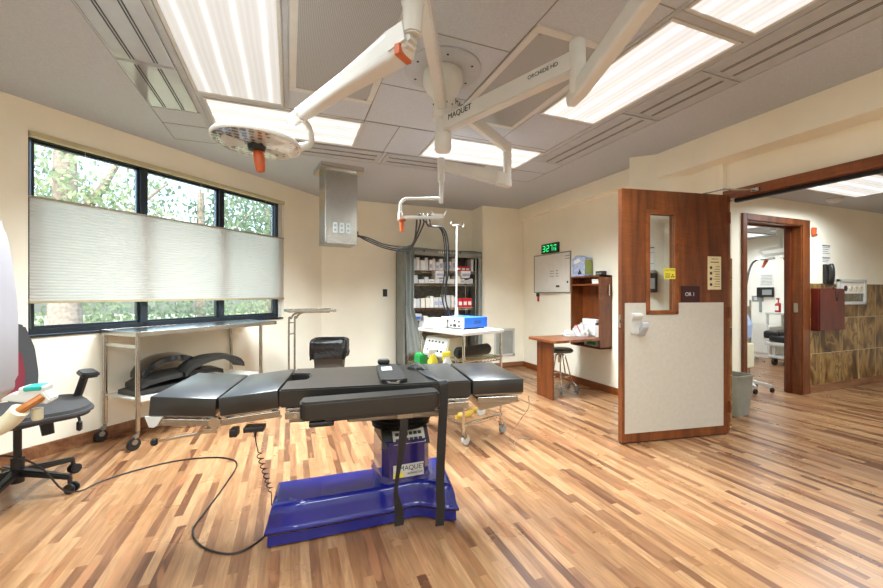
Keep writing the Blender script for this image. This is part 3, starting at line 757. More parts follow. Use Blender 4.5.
# ------------------------------------------------------------------ stainless ceiling service column
sc_ = thing('ceiling_service_column', 'stainless steel box hanging from the ceiling with three wall outlets', 'service column', (.53, 4.72, H), math.radians(8))
b = BM(); box(b, (-.185, -.16, -.89), (.185, .16, 0), .006); obj('housing', b, M['steel'], sc_)
b = BM()
prism(b, [(-.185, -.16), (.185, -.16), (.185, .16), (-.185, .16)], -.02, 0); loft(b, [([(-.245, -.22), (.245, -.22), (.245, .2), (-.245, .2)], -.06), ([(-.245, -.22), (.245, -.22), (.245, .2), (-.245, .2)], -.003)])
obj('ceiling_flange', b, M['chrome'], sc_)
b = BM(); prism(b, [(-.17, -.165), (.17, -.165), (.19, .15), (-.19, .15)], -.905, -.885, bev=.004); obj('base_cap', b, M['steeld'], sc_)
for i, x in enumerate((-.075, 0, .075)):
    b = BM(); box(b, (x - .028, -.167, -.78), (x + .028, -.160, -.66), .002); pl = obj('outlet_plate', b, M['grey'], sc_)
    b = BM()
    for z in (-.745, -.695): box(b, (x - .012, -.170, z - .014), (x + .012, -.1665, z + .014), .001)
    obj('socket', b, M['slotg'], pl)
b = BM(); box(b, (.185, -.10, -.80), (.215, -.05, -.73), .004); cyl(b, (.2, -.075, -.78), (.235, -.075, -.785), .014, seg=10); obj('cable_outlet', b, M['blackp'], sc_, 'black cable plug')

def cable(name, label, pts, r, m, grp=None, cat='cable', sm=8):
    b = BM(); tube(b, pts, r, 6, sm); o = obj(name, b, m, smooth=True); return tag(o, label, cat, grp)
for i, (dz, dy) in enumerate(((.05, 0), (.03, .02), (.01, -.01))):
    e = Vector(off(-.22 + .03 * i, 1.955 - .02)) + Vector((hub.x, hub.y, H))
    cable('cable', 'black cable looping from the steel ceiling column to the monitor arm bracket',
          [(.755, 4.665, 1.955), (.85, 4.58, 1.88 + dz), (.99, 4.40, 1.79 + dz), (1.09, 4.1 + dy, 1.72 + dz * 1.2), (1.13, 3.8 + dy, 1.70 + dz), (1.13, 3.62 + dy, 1.76 + dz * .6), (e.x, e.y + .01, e.z - .05), (e.x, e.y, e.z)], .008, M['blackp'], 'black cables looping below the ceiling column')

# ------------------------------------------------------------------ operating table
ot = thing('operating_table', 'black padded operating table on a low blue base, sections slightly bent', 'operating table', (.303, 2.243, 0), math.radians(-9.2))
def inset(poly, d):
    n = len(poly); out = []
    for i in range(n):
        p0, p1, p2 = Vector(poly[i - 1]), Vector(poly[i]), Vector(poly[(i + 1) % n])
        a = (p1 - p0).normalized(); c = (p2 - p1).normalized()
        n1 = Vector((-a.y, a.x)); n2 = Vector((-c.y, c.x)); nn = (n1 + n2).normalized(); k = d / max(.5, nn.dot(n1))
        out.append((p1.x + nn.x * k, p1.y + nn.y * k))
    return out
foot = [(-.392, -.214), (-.20, -.194), (0, -.168), (.14, -.150), (.24, -.135), (.30, -.118), (.35, -.105), (.40, -.105), (.45, -.13), (.50, -.168), (.602, -.192),
        (.61, .02), (.607, .262), (.52, .262), (.44, .21), (.24, .19), (0, .165), (-.20, .14), (-.415, .115)]
b = BM(); loft(b, [(inset(foot, .012), .012), (inset(foot, .012), .075)]); obj('base_skirt', b, M['blue'], ot, smooth=True)
b = BM(); loft(b, [(foot, .072), (inset(foot, -.002), .085), (inset(foot, .004), .096), (inset(foot, .010), .104), (inset(foot, .018), .155), (inset(foot, .026), .186), (inset(foot, .036), .199), (inset(foot, .05), .204)])
o = obj('base_cover', b, M['blue'], ot, smooth=True); o.modifiers.new('n', 'WEIGHTED_NORMAL').weight = 80
b = BM()
for x, y in ((-.3, -.1), (.5, -.1), (-.3, .06), (.5, .17)): cyl(b, (x, y, 0), (x, y, .02), .03, .03, 14)
obj('base_foot', b, M['blackp'], ot)
CM = Matrix.Translation((.312, .075, 0)) @ Matrix.Rotation(math.radians(9), 4, 'Z')
colp = [(-.105, -.135), (.105, -.135), (.14, -.10), (.14, .12), (-.14, .12), (-.14, -.10)]
b = BM(); t2 = bmesh.new()
loft(t2, [([(x * 1.12, y * 1.08) for x, y in colp], .198), ([(x * 1.06, y * 1.03) for x, y in colp], .215), (colp, .235), (colp, .405), (colp, .43)])
bmesh.ops.transform(t2, matrix=CM, verts=t2.verts); merge(b, t2); obj('column', b, M['blued'], ot)
b = BM(); prism(b, [(-.142, .43), (-.142, .50), (-.03, .50), (.12, .50), (.12, .43)], -.14, .14, CM @ YZ if False else CM @ Matrix(((0, 0, 1, 0), (1, 0, 0, 0), (0, 1, 0, 0), (0, 0, 0, 1))))
bmesh.ops.scale(b, vec=(1, 1, 1), verts=b.verts); b.free()
b = BM(); t2 = bmesh.new()
prism(t2, [(-.135, .40), (-.075, .485), (.12, .485), (.12, .40)], -.138, .138, YZ)
bmesh.ops.transform(t2, matrix=CM, verts=t2.verts); merge(b, t2); obj('column_head', b, M['blackp'], ot)
# sloped key panel
KM = CM @ Matrix.Translation((.012, -.1085, .446)) @ Matrix.Rotation(math.radians(35.2), 4, 'X').inverted() @ Matrix.Rotation(0, 4, 'Z')
slope = math.atan2(.085, .06)
KM = CM @ Matrix.Translation((.012, -.108, .445)) @ Matrix.Rotation(slope, 4, 'X')
b = BM(); box(b, (-.09, -.042, .0), (.10, .042, .005), .002, KM); kp = obj('key_panel', b, M['whitep'], ot, 'pale grey panel of black keys')
b = BM()
for r in range(2):
    for k in range(6): box(b, (-.075 + k * .027, -.028 + r * .034, .004), (-.054 + k * .027, -.010 + r * .034, .008), .001, KM)
obj('key', b, M['ink'], kp)
b = BM(); box(b, (-.082, -.139, .226), (.098, -.1355, .300), .001, CM); obj('name_plate', b, mat('silver_label', '#bfbcb8', .5), ot, 'pale maker label on the column')
b = BM(); box(b, (-.08, -.1402, .228), (-.025, -.1388, .256), 0, CM); obj('sticker', b, M['yellow'], ot, 'small yellow sticker')
text('column_lettering', 'MAQUET', .038, M['ink'], ot, CM @ Vector((.030, -.1395, .277)), (PI / 2, 0, math.radians(9)))
text('column_lettering', 'ALPHASTAR', .017, M['ink'], ot, CM @ Vector((.045, -.1395, .245)), (PI / 2, 0, math.radians(9)))
b = BM(); prof = []
for k in range(9): prof += [(.140 + .016 * (k % 2) + .003 * k, .485 + .0115 * k)]
lathe(b, prof, seg=28, M=CM @ Matrix.Diagonal((1.1, .9, 1, 1))); obj('bellows', b, M['blackp'], ot, smooth=True)
b = BM(); cyl(b, CM @ Vector((.13, -.06, .56)), CM @ Vector((.165, -.06, .56)), .022, .022, 16); box(b, (.12, -.08, .54), (.14, .08, .60), .004, CM); obj('side_knob', b, M['steel'], ot)
b = BM(); box(b, (.0, -.12, .575), (.62, .18, .635), .01); box(b, (-.28, -.2, .62), (.63, .2, .66), .006); obj('top_carriage', b, M['steeld'], ot)
YW = .262
def slab(x0, z0, x1, z1, th, y0=-YW, y1=YW, pol=None):
    """padded section from x0 (top height z0) to x1 (z1)"""
    b = BM(); L = math.hypot(x1 - x0, z1 - z0); a = math.atan2(z1 - z0, x1 - x0)
    Mx = Matrix.Translation((x0, 0, z0)) @ Matrix.Rotation(-a, 4, 'Y')
    t = bmesh.new(); nx = 8; ny = 6
    box(t, (0, y0, -th), (L, y1, 0), .006, seg=2)
    bmesh.ops.transform(t, matrix=Mx, verts=t.verts); merge(b, t); return b, Mx, L
secs = (('leg_pad', -.865, .802, -.590, .778), ('leg_pad', -.584, .778, -.322, .803))
for nm, x0, z0, x1, z1 in secs:
    b, Mx, L = slab(x0, z0, x1, z1, .088, y1=.285); p = obj(nm, b, M['padtop'], ot, smooth=True)
    b = BM(); box(b, (.01, -.24, -.10), (L - .01, .24, -.083), .003, Mx); box(b, (.0, -.262, -.132), (L, -.250, -.100), .003, Mx); box(b, (.0, .250, -.132), (L, .262, -.100), .003, Mx)
    box(b, (.02, -.25, -.115), (.04, .25, -.10), 0, Mx); box(b, (L - .04, -.25, -.115), (L - .02, .25, -.10), 0, Mx)
    obj('side_rail', b, M['steel'], ot)
b = BM(); prism(b, [(-.315, -YW), (.652, -YW), (.652, .285), (-.315, .285), (-.315, .13), (-.22, .11), (-.20, .02), (-.22, -.04), (-.315, -.06)], .715, .803, bev=.007)
obj('seat_and_back_pad', b, M['padtop'], ot, smooth=True)
b = BM(); box(b, (-.29, -.24, .69), (.645, .24, .706), .003)
for s in (-1, 1): box(b, (-.29, s * .25 - .006, .655), (.64, s * .25 + .006, .69), .003); box(b, (-.1, s * .25 - .01, .68), (-.07, s * .25 + .01, .71)); box(b, (.35, s * .25 - .01, .68), (.38, s * .25 + .01, .71))
for x in (-.27, -.02, .25, .55): box(b, (x, -.25, .672), (x + .02, .25, .69))
obj('side_rail', b, M['steel'], ot)
b = BM(); box(b, (-.26, -.08, .712), (-.19, .07, .72)); 
for y in (-.05, 0, .05): cyl(b, (-.295, y, .73), (-.20, y, .75), .008, seg=8)
obj('joint_linkage', b, M['chrome'], ot)
b, Mx, L = slab(.662, .803, .955, .800, .078); obj('head_pad', b, M['padtop'], ot, smooth=True)
b = BM(); box(b, (.02, -.24, -.092), (L, .24, -.077), .003, Mx); box(b, (.03, -.258, -.128), (L - .03, -.246, -.094), .003, Mx); box(b, (.03, .246, -.128), (L - .03, .258, -.094), .003, Mx)
prism(b, [(.05, -.17), (.28, -.13), (.28, -.128), (.05, -.125)], -.24, .24, Mx @ XZ)
obj('side_rail', b, M['steel'], ot)
b = BM()
for x, z in ((-.58, .655), (-.44, .652)):
    pass
b = BM(); cyl(b, (-.597, -.270, .665), (-.597, -.24, .665), .026, .026, 22, .003); obj('hinge_disc', b, M['chrome'], ot)
for x in (-.31, -.24, .3): b = BM(); cyl(b, (x, -.262, .672), (x, -.256, .672), .009, seg=12); obj('rail_screw', b, M['chrome'], ot)
b = BM(); prism(b, [(-.885, .712), (-.815, .706), (-.835, .668), (-.85, .660), (-.868, .664)], .25, .265, XZ); obj('end_bracket', b, M['whitep'], ot, 'pale bracket at the foot end')
b = BM(); prism(b, [(-.885, .712), (-.815, .706), (-.835, .668), (-.85, .660), (-.868, .664)], -.265, -.25, XZ)
obj('end_bracket', b, M['whitep'], ot, 'pale bracket at the foot end')
b = BM(); box(b, (-.66, -.22, .602), (-.60, -.16, .625), .003); beam(b, (-.63, -.19, .605), (-.86, -.20, .575), .010, .010, bev=0); obj('release_rod', b, M['chrome'], ot)
b = BM(); lathe(b, [(.004, -.018), (.014, -.012), (.017, 0), (.014, .012), (.004, .018)], (-.875, -.2, .573), 14); obj('rod_knob', b, M['blackp'], ot)
b = BM(); box(b, (-.54, -.255, .585), (-.505, -.20, .625), .006); obj('rail_clamp', b, M['blackp'], ot)
b = BM(); box(b, (-.475, -.265, .606), (-.385, -.20, .630), .004); cyl(b, (-.425, -.245, .606), (-.425, -.247, .58), .007, .005, 10); obj('rail_clamp', b, M['blackp'], ot)
# arm board alongside
AM = Matrix.Translation((.128, -.37, 0)) @ Matrix.Rotation(math.radians(6), 4, 'Z')
b = BM(); prism(b, rrect(-.33, -.058, .33, .058, .035), .70, .785, AM, .010); ab = obj('arm_board', b, M['padtop'], ot, smooth=True)
b = BM(); box(b, (-.22, -.045, .688), (.30, .045, .70), .003, AM); box(b, (-.29, -.04, .665), (-.18, .05, .69), .008, AM); obj('arm_board_base', b, M['blackp'], ab)
b = BM(); box(b, (.12, -.01, .655), (.2, .13, .688), .005, AM); obj('arm_board_clamp', b, M['steel'], ab)

# loose pad lying across the table
pad = thing('positioning_pad', 'narrow black board with a white label lying across the operating table', 'positioning board', (.333, 2.238, .804), math.radians(-9.2))
b = BM(); prism(b, [(.145, -.22), (.17, -.235), (.255, -.235), (.285, -.215), (.275, .2), (.255, .225), (.17, .225), (.14, .2)], .001, .018, bev=.004); obj('board', b, M['black'], pad)
b = BM(); box(b, (.165, .02, .018), (.225, .12, .0195)); obj('label', b, M['paper'], pad, 'white label')
b = BM(); box(b, (.15, .205, .018), (.225, .245, .05), .01); obj('grip', b, M['blackp'], pad)
b = BM(); beam(b, (.175, -.235, .012), (.19, -.268, .010), .012, .004, bev=0); beam(b, (.24, -.235, .012), (.225, -.268, .010), .012, .004, bev=0); beam(b, (.18, -.268, .010), (.235, -.268, .008), .014, .005, bev=0); obj('buckle', b, M['steel'], pad)

def ribbon(pts, w, th, wdir):
    """flat strap through pts; wdir = direction of its width"""
    b = BM(); Pp = smooth_path(pts, 5); wd = Vector(wdir).normalized(); R = []
    for i, p in enumerate(Pp):
        d = (Pp[min(i + 1, len(Pp) - 1)] - Pp[max(i - 1, 0)]).normalized(); n = d.cross(wd).normalized()
        tw = math.sin(i * .55) * .12; w_ = (wd * math.cos(tw) + n * math.sin(tw)).normalized()
        ww = w(i / (len(Pp) - 1)) if callable(w) else w
        R.append([b.verts.new(p + w_ * s * ww / 2 + n * t * th / 2) for s, t in ((-1, -1), (1, -1), (1, 1), (-1, 1))])
    for A, B in zip(R, R[1:]):
        for k in range(4): b.faces.new((A[k], A[(k + 1) % 4], B[(k + 1) % 4], B[k]))
    b.faces.new(R[0][::-1]); b.faces.new(R[-1]); return b
TM = Matrix.Translation((.303, 2.243, 0)) @ Matrix.Rotation(math.radians(-9.2), 4, 'Z')
tw = lambda x, y, z: TM @ Vector((x, y, z))
exd = (TM.to_3x3() @ Vector((1, 0, 0)))
b = ribbon([tw(.43, .10, .808), tw(.45, -.1, .808), tw(.48, -.22, .808), tw(.495, -.268, .803), tw(.50, -.274, .74), tw(.487, -.275, .5), tw(.480, -.272, .3), tw(.484, -.268, .15), tw(.478, -.268, .05)], .046, .004, exd)
s1 = obj('restraint_strap', b, M['blackp']); tag(s1, 'wide black restraint strap hanging over the near edge of the operating table', 'strap')
b = ribbon([tw(.285, -.33, .69), tw(.282, -.345, .62), tw(.265, -.34, .46), tw(.25, -.325, .35), tw(.245, -.315, .26), tw(.262, -.305, .18), tw(.262, -.305, .10)], lambda t: .040 if t < .25 else (.040 - .020 * min(1, (t - .25) / .2) if t < .62 else .020 + .026 * min(1, (t - .62) / .2)), .004, exd)
s2 = obj('restraint_strap', b, M['blackp']); tag(s2, 'narrow black restraint strap hanging below the arm board in front of the blue column', 'strap')
b = ribbon([tw(.37, .16, .808), tw(.41, .12, .835), tw(.46, .06, .811)], .07, .004, (TM.to_3x3() @ Vector((.5, 1, 0))))
s3 = obj('strap_fold', b, M['black']); tag(s3, 'folded black strap end lying on the operating table top', 'strap')
# coiled hand-control cord
pts = [tw(-.425, -.247, .60), tw(-.423, -.24, .55), tw(-.42, -.21, .49)]
for k in range(80):
    a = k * .62; q = k / 80; pts.append(tw(-.42 + .02 * q + .012 * math.cos(a), -.20 + .18 * q + .012 * math.sin(a), .48 - .28 * q))
pts += [tw(-.40, -.01, .18), tw(-.40, -.01, .12)]
b = BM(); tube(b, pts, .0028, 5); cc = obj('coiled_cord', b, M['blackp'], ot); cc.matrix_parent_inverse = TM.inverted()
# mains cord on the floor
cable('power_cord', 'black power cord snaking over the floor from the blue table base to the office chair',
      [(-.10, 2.26, .09), (-.112, 2.24, .03), (-.135, 2.2, .006), (-.228, 2.126, .006), (-.318, 2.153, .006), (-.421, 2.258, .006), (-.483, 2.415, .006), (-.458, 2.588, .006), (-.40, 2.905, .006), (-.366, 3.231, .006), (-.465, 3.382, .006), (-.644, 3.452, .006), (-.839, 3.452, .006), (-1.055, 3.362, .006), (-1.187, 3.256, .006), (-1.25, 3.15, .008), (-1.30, 3.06, .07), (-1.39, 3.01, .25), (-1.53, 2.93, .36), (-1.62, 2.5, .45), (-1.5, 1.9, .7), (-1.42, 1.68, .85)], .005, M['blackp'], sm=6)

# ------------------------------------------------------------------ stainless bench table under the window
bt = thing('instrument_table', 'long stainless steel table on casters below the window', 'table', (-.895, 4.445, .018), math.radians(45))
b = BM(); box(b, (-.63, -.26, .925), (.80, .26, .935)); box(b, (-.63, -.265, .90), (.80, -.257, .94), .002); box(b, (-.63, .257, .90), (.80, .265, .94), .002); box(b, (-.635, -.265, .90), (-.627, .265, .94), .002); box(b, (.792, -.265, .90), (.80, .265, .94), .002)
obj('tabletop', b, M['steel'], bt)
b = BM(); box(b, (-.61, -.22, .37), (.60, .22, .385), .002); box(b, (-.61, -.225, .355), (.60, -.217, .39), .001); obj('shelf', b, mat('worn_shelf_steel', '#c9c6bc', .5, .3), bt)
b = BM(); box(b, (-.612, -.23, .80), (-.600, .23, .83), .002); obj('end_brace', b, M['steel'], bt)
for i, (x, y) in enumerate(((-.606, -.235), (-.606, .235), (.606, -.235), (.606, .235))):
    b = BM(); cyl(b, (x, y, .13), (x, y, .92), .017, seg=16); cyl(b, (x, y, .33), (x, y, .41), .02, seg=16); l = obj('leg', b, M['steel'], bt, smooth=True)
    b = BM(); cyl(b, (x, y, .13), (x, y, .10), .014, seg=12); beam(b, (x, y, .10), (x - .03, y, .085), .035, .03, bev=.004); cyl(b, (x - .03, y - .022, .05), (x - .03, y + .022, .05), .022, seg=12); obj('caster_fork', b, M['steeld'], l)
    b = BM(); cyl(b, (x - .03, y - .015, .032), (x - .03, y + .015, .032), .05, .05, 22, .006); obj('caster_wheel', b, M['blackp'], l, smooth=True)
def arch_pad(name, label, n0, x0, x1, zb, rise, w, th, y, m, tail=1.0):
    b = BM(); R = []; n = 14
    for i in range(n + 1):
        t = i / n; x = x0 + (x1 - x0) * t; z = zb + rise * (math.sin(PI * min(1, t * tail)) ** .6)
        hw = w / 2 * (.72 + .28 * math.sin(PI * t)); R.append([b.verts.new((x + q[2], y + q[0], z + q[1])) for q in ((-hw, 0, 0), (hw, 0, 0), (hw * .95, th * .8, 0), (0, th * 1.1, 0), (-hw * .95, th * .8, 0))])
    for A, B in zip(R, R[1:]):
        for k in range(5): b.faces.new((A[k], A[(k + 1) % 5], B[(k + 1) % 5], B[k]))
    b.faces.new(R[0][::-1]); b.faces.new(R[-1])
    o = obj(name, b, m, smooth=True); o.location = (-.92, 4.42, 0); o.rotation_euler = (0, 0, math.radians(45)); return tag(o, label, 'positioning pad')
glossy = mat('glossy_black_shell', '#15181f', .16, 0, .1, coat=.6)
arch_pad('leg_support', 'glossy curved black leg support on top of the stack under the window table', 0, -.42, .10, .52, .13, .28, .06, .06, glossy)
arch_pad('leg_support', 'matt curved black pad at the right of the stack under the window table', 0, -.16, .46, .50, .12, .24, .05, -.12, M['black'])
arch_pad('leg_support', 'black pad second from the bottom of the stack under the window table', 0, -.48, .28, .455, .05, .34, .05, 0, M['black'])
arch_pad('leg_support', 'flat black pad at the bottom of the stack under the window table', 0, -.53, .25, .405, .015, .36, .045, 0, M['black'])

# ------------------------------------------------------------------ office chair
ch = thing('office_chair', 'black swivel office chair with burgundy backrest and casters at the left edge', 'chair', (-1.60, 3.25, 0), math.radians(30))
b = BM(); prism(b, rrect(-.31, -.38, .33, .24, .17, 6), .50, .555, bev=.02); obj('seat', b, M['mesh'], ch, smooth=True)
b = BM(); lathe(b, [(.05, .42), (.19, .455), (.265, .49), (.25, .51)], seg=28); obj('seat_shell', b, M['blackp'], ch, smooth=True)
bk = [(-.22, .56), (.22, .56), (.23, .72), (.215, .9), (.17, 1.06), (.10, 1.09), (-.10, 1.09), (-.17, 1.06), (-.215, .9), (-.23, .72)]
BMX = Matrix.Translation((-.11, .25, .56)) @ Matrix.Rotation(math.radians(-13), 4, 'X') @ Matrix.Translation((0, 0, -.56))
b = BM(); prism(b, bk, -.03, .005, BMX @ XZ, .012); obj('backrest', b, M['mesh'], ch, smooth=True)
b = BM(); prism(b, [(-.16, .58), (.15, .58), (.165, .72), (.15, .86), (.08, .95), (-.08, .95), (-.15, .86), (-.17, .72)], .004, .03, BMX @ XZ, .012); obj('back_cushion', b, M['red'], ch, 'burgundy back cushion', True)
b = BM(); tube(b, [(0, .12, .46), (0, .24, .48), (0, .29, .58), (0, .33, .78)], .025, 8, 5); obj('back_post', b, M['blackp'], ch, smooth=True)
for s in (-1, 1):
    b = BM(); tube(b, [(s * .2, .06, .49), (s * .25, .09, .49), (s * .285, .09, .53), (s * .325, .06, .69)], .026, 8, 4); a = obj('armrest_post', b, M['blackp'], ch, smooth=True)
    b = BM(); prism(b, rrect(s * .34 - .05, -.08, s * .34 + .05, .17, .045, 4), .69, .725, bev=.01); obj('armrest_pad', b, M['black'], ch, smooth=True)
b = BM(); cyl(b, (0, 0, .08), (0, 0, .24), .032, seg=16); cyl(b, (0, 0, .2), (0, 0, .45), .02, seg=14); obj('gas_lift', b, M['blackp'], ch, smooth=True)
b = BM(); cyl(b, (.12, -.05, .46), (.13, -.07, .36), .035, .03, 12); obj('tilt_control', b, M['blackp'], ch)
b = BM(); tube(b, [(.18, -.02, .47), (.27, -.05, .44), (.28, -.06, .40)], .008, 6, 3); lathe(b, [(.005, -.04), (.016, -.03), (.016, .02), (.005, .03)], (.28, -.06, .38), 10); obj('height_lever', b, M['blackp'], ch)
for k in range(5):
    a = math.radians(-46 + 72 * k); d = Vector((math.cos(a), math.sin(a), 0))
    b = BM(); beam(b, d * .02 + Vector((0, 0, .145)), d * .31 + Vector((0, 0, .10)), .05, .045, .035, .03, .008); cyl(b, d * .305 + Vector((0, 0, .10)), d * .305 + Vector((0, 0, .055)), .012, seg=10); lg = obj('base_leg', b, M['blackp'], ch)
    b = BM(); n = Vector((-d.y, d.x, 0)); c = d * .315 + Vector((0, 0, .032))
    for s in (-1, 1): cyl(b, c + n * s * .010, c + n * s * .028, .032, .032, 18, .004)
    cyl(b, c - n * .012, c + n * .012, .015, seg=10); obj('caster', b, M['blackp'], lg, smooth=True)

# ------------------------------------------------------------------ white machine at left edge
mc = thing('ultrasound_machine', 'tall white medical machine cut off by the left edge of the photo', 'medical machine', (-1.175, 1.62, 0))
b = BM(); prism(b, [(.35, .985), (.35, 1.22), (.333, 1.40), (.318, 1.48), (.295, 1.535), (.25, 1.57), (0, 1.60), (-.3, 1.60), (-.3, .80), (.12, .80), (.24, .86), (.33, .94)], -.08, .08, XZ, .02); obj('housing', b, mat('pale_lilac_housing', '#bdbac0', .45, 0, .03), mc, smooth=True)
b = BM(); box(b, (-.28, -.1, .16), (-.08, .1, .82), .02); box(b, (-.45, -.22, .08), (.0, .22, .16), .03); obj('pedestal', b, M['whitep'], mc)
for i, (x, y) in enumerate(((-.4, -.18), (-.4, .18), (-.05, -.18), (-.05, .18))):
    b = BM(); cyl(b, (x, y - .015, .045), (x, y + .015, .045), .045, .045, 18, .005); cyl(b, (x, y, .05), (x, y, .10), .012, seg=10); obj('caster', b, M['blackp'], mc)
b = BM(); box(b, (.33, -.14, .955), (.425, -.05, .995), .008); prism(b, [(.37, .915), (.44, .905), (.455, .925), (.425, .97), (.30, .97), (.26, .94)], .06, .14, XZ, .006); mh = obj('probe_holder', b, M['whitep'], mc); mh.location = (.21, .012, .37); mh.scale = (.62, .62, .62)
b = BM(); box(b, (.35, -.145, .975), (.418, -.06, .998), .006); obj('probe_rest', b, M['teal'], mh, 'teal probe rest')
b = BM(); lathe(b, [(.018, -.088), (.022, -.08), (.021, -.03), (.016, -.028)], (.385, -.10, .91), 18); obj('cup', b, M['cream'], mh, 'cream cup under the holder')
b = BM(); tube(b, [(-.1, -.14, .80), (.1, -.11, .81), (.25, -.09, .835), (.375, -.08, .875), (.43, -.095, .925)], .024, 12, 5); obj('hose', b, M['cream'], mc, 'thick cream hose', True)
b = BM(); tube(b, [(.425, -.095, .92), (.445, -.088, .935), (.47, -.07, .955)], .012, 10, 3); obj('hose_fitting', b, mat('amber_fitting', '#a8662a', .35), mc, 'amber hose fitting')

# ------------------------------------------------------------------ mayo stand
ms = thing('mayo_stand', 'steel instrument tray on a bent double post stand beside the window', 'instrument stand', (.02, 4.85, 0), math.radians(10))
b = BM(); box(b, (-.06, -.17, 1.055), (.47, .17, 1.06)); 
for a, c in (((-.06, -.17, 1.055), (.47, -.163, 1.085)), ((-.06, .163, 1.055), (.47, .17, 1.085)), ((-.06, -.17, 1.055), (-.053, .17, 1.085)), ((.463, -.17, 1.055), (.47, .17, 1.085))): box(b, a, c, .001)
obj('tray', b, M['steel'], ms)
b = BM()
for y in (-.035, .035): tube(b, [(y * 1.1, y, .10), (y * 1.1, y, .93), (.02 + y, y, .98), (.10 + y, y, 1.045), (.42, y * 2, 1.05)], .011, 10, 4)
for z in (.80, .93): beam(b, (-.04, -.035, z), (.04, .035, z), .012, .012, bev=.001)
obj('post', b, M['steel'], ms, smooth=True)
b = BM(); beam(b, (-.05, -.25, .085), (-.05, .25, .085), .03, .025); beam(b, (-.05, 0, .085), (.35, 0, .085), .03, .025); obj('base', b, M['steel'], ms)
for x, y in ((-.05, -.24), (-.05, .24), (.34, 0)):
    b = BM(); cyl(b, (x, y - .01, .035), (x, y + .01, .035), .035, .035, 16); cyl(b, (x, y, .03), (x, y, .09), .008, seg=8); obj('caster', b, M['blackp'], ms)

# ------------------------------------------------------------------ waste bin with black bag
wb = thing('waste_bin', 'grey waste bin lined with a black plastic bag by the back corner', 'bin', (.47, 5.08, 0), math.radians(-15))
b = BM(); loft(b, [(rrect(-.15, -.12, .15, .12, .03), 0), (rrect(-.185, -.15, .185, .15, .03), .66), (rrect(-.175, -.14, .175, .14, .03), .66), (rrect(-.14, -.11, .14, .11, .03), .05)]); obj('body', b, mat('dark_grey_bin', '#48443f', .5), wb, smooth=True)
b = BM(); rnd = random.Random(9); R = []
base = rrect(-.20, -.165, .20, .165, .05, 6)
for z, k, j in ((.47, 1.05, .016), (.53, 1.09, .014), (.60, 1.07, .014), (.67, 1.08, .008), (.70, 1.0, .006), (.68, .90, .006), (.58, .82, .01), (.45, .7, .01)):
    R.append([b.verts.new((x * k + rnd.uniform(-j, j), y * k + rnd.uniform(-j, j), z + rnd.uniform(-j, j))) for x, y in base])
for A, B in zip(R, R[1:]):
    for i in range(len(base)): b.faces.new((A[i], A[(i + 1) % len(base)], B[(i + 1) % len(base)], B[i]))
obj('bin_bag', b, M['bag'], wb, 'black crinkled bag rim')

# ------------------------------------------------------------------ covered supply rack
rk = thing('supply_rack', 'tall wire supply rack with an open grey fabric cover', 'shelf rack', (2.2, 5.85, 0))
RX0, RX1, RY0, RY1 = -.57, .64, -.22, .24
for x in (RX0 + .03, RX1 - .03):
    for y in (RY0 + .03, RY1 - .03):
        b = BM(); cyl(b, (x, y, 0), (x, y, 1.90), .0125, seg=12); cyl(b, (x, y, 0), (x, y, .02), .02, seg=12); obj('post', b, M['steel'], rk, smooth=True)
shelf_z = (.25, .70, 1.045, 1.425, 1.625)
for z in shelf_z:
    b = BM()
    for y in (RY0 + .03, RY1 - .03): beam(b, (RX0 + .03, y, z), (RX1 - .03, y, z), .006, .006, bev=0); beam(b, (RX0 + .03, y, z - .03), (RX1 - .03, y, z - .03), .006, .006, bev=0)
    for k in range(24):
        x = RX0 + .04 + k * (RX1 - RX0 - .08) / 23; beam(b, (x, RY0 + .03, z), (x, RY1 - .03, z), .004, .004, bev=0)
        xa = RX0 + .04 + (k + .5) * (RX1 - RX0 - .08) / 23
        if k < 23: beam(b, (x, RY0 + .03, z), (xa, RY0 + .03, z - .03), .003, .003, bev=0); beam(b, (xa, RY0 + .03, z - .03), (x + (xa - x) * 2, RY0 + .03, z), .003, .003, bev=0)
    obj('wire_shelf', b, M['chrome'], rk)
def sheet(b, f, nu, nv):
    g = [[b.verts.new(f(i / nu, j / nv)) for j in range(nv + 1)] for i in range(nu + 1)]
    for i in range(nu):
        for j in range(nv): b.faces.new((g[i][j], g[i + 1][j], g[i + 1][j + 1], g[i][j + 1]))
b = BM(); wob = lambda a, k: .008 * math.sin(a * 9 + k)
sheet(b, lambda u, v: (-.60 + 1.29 * u, -.245 + wob(v * 2 + u, 0), 1.86 + .105 * v - .03 * u), 12, 2)         # header
sheet(b, lambda u, v: (-.60 + 1.29 * u, -.245 + .52 * v, 1.965 - .03 * u + .01 * math.sin(u * 9)), 12, 3)          # roof
sheet(b, lambda u, v: (.69 + .006 * math.sin(v * 12), -.245 + .52 * u, .06 + 1.875 * v), 4, 14)                    # right side
sheet(b, lambda u, v: (-.60, -.245 + .52 * u, .06 + 1.905 * v), 4, 14)                                             # left side
sheet(b, lambda u, v: (.625 + .065 * u, -.245 + .012 * math.sin(u * 9 + v * 6), .06 + 1.87 * v), 4, 14)            # right front strip
o = obj('fabric_cover', b, M['cover'], rk, smooth=True); md = o.modifiers.new('s', 'SOLIDIFY'); md.thickness = .004
b = BM(); sheet(b, lambda u, v: (-.60 + 1.28 * u, .262, .1 + 1.85 * v), 6, 10); o = obj('cover_back', b, M['darkback'], rk); md = o.modifiers.new('s', 'SOLIDIFY'); md.thickness = .003
b = BM()
def flap(u, v):          # v: 0 top .. 1 bottom; gathered flap that swings out to the right low down
    w = .16 - .04 * math.sin(v * PI) + .22 * max(0, v - .55) * 2; x0 = -.625 + .02 * math.sin(v * 4) + .12 * max(0, v - .6)
    return (x0 + w * u, -.27 - .03 * math.sin(u * 13 + v * 2) - .05 * v, 1.95 - 1.62 * v)
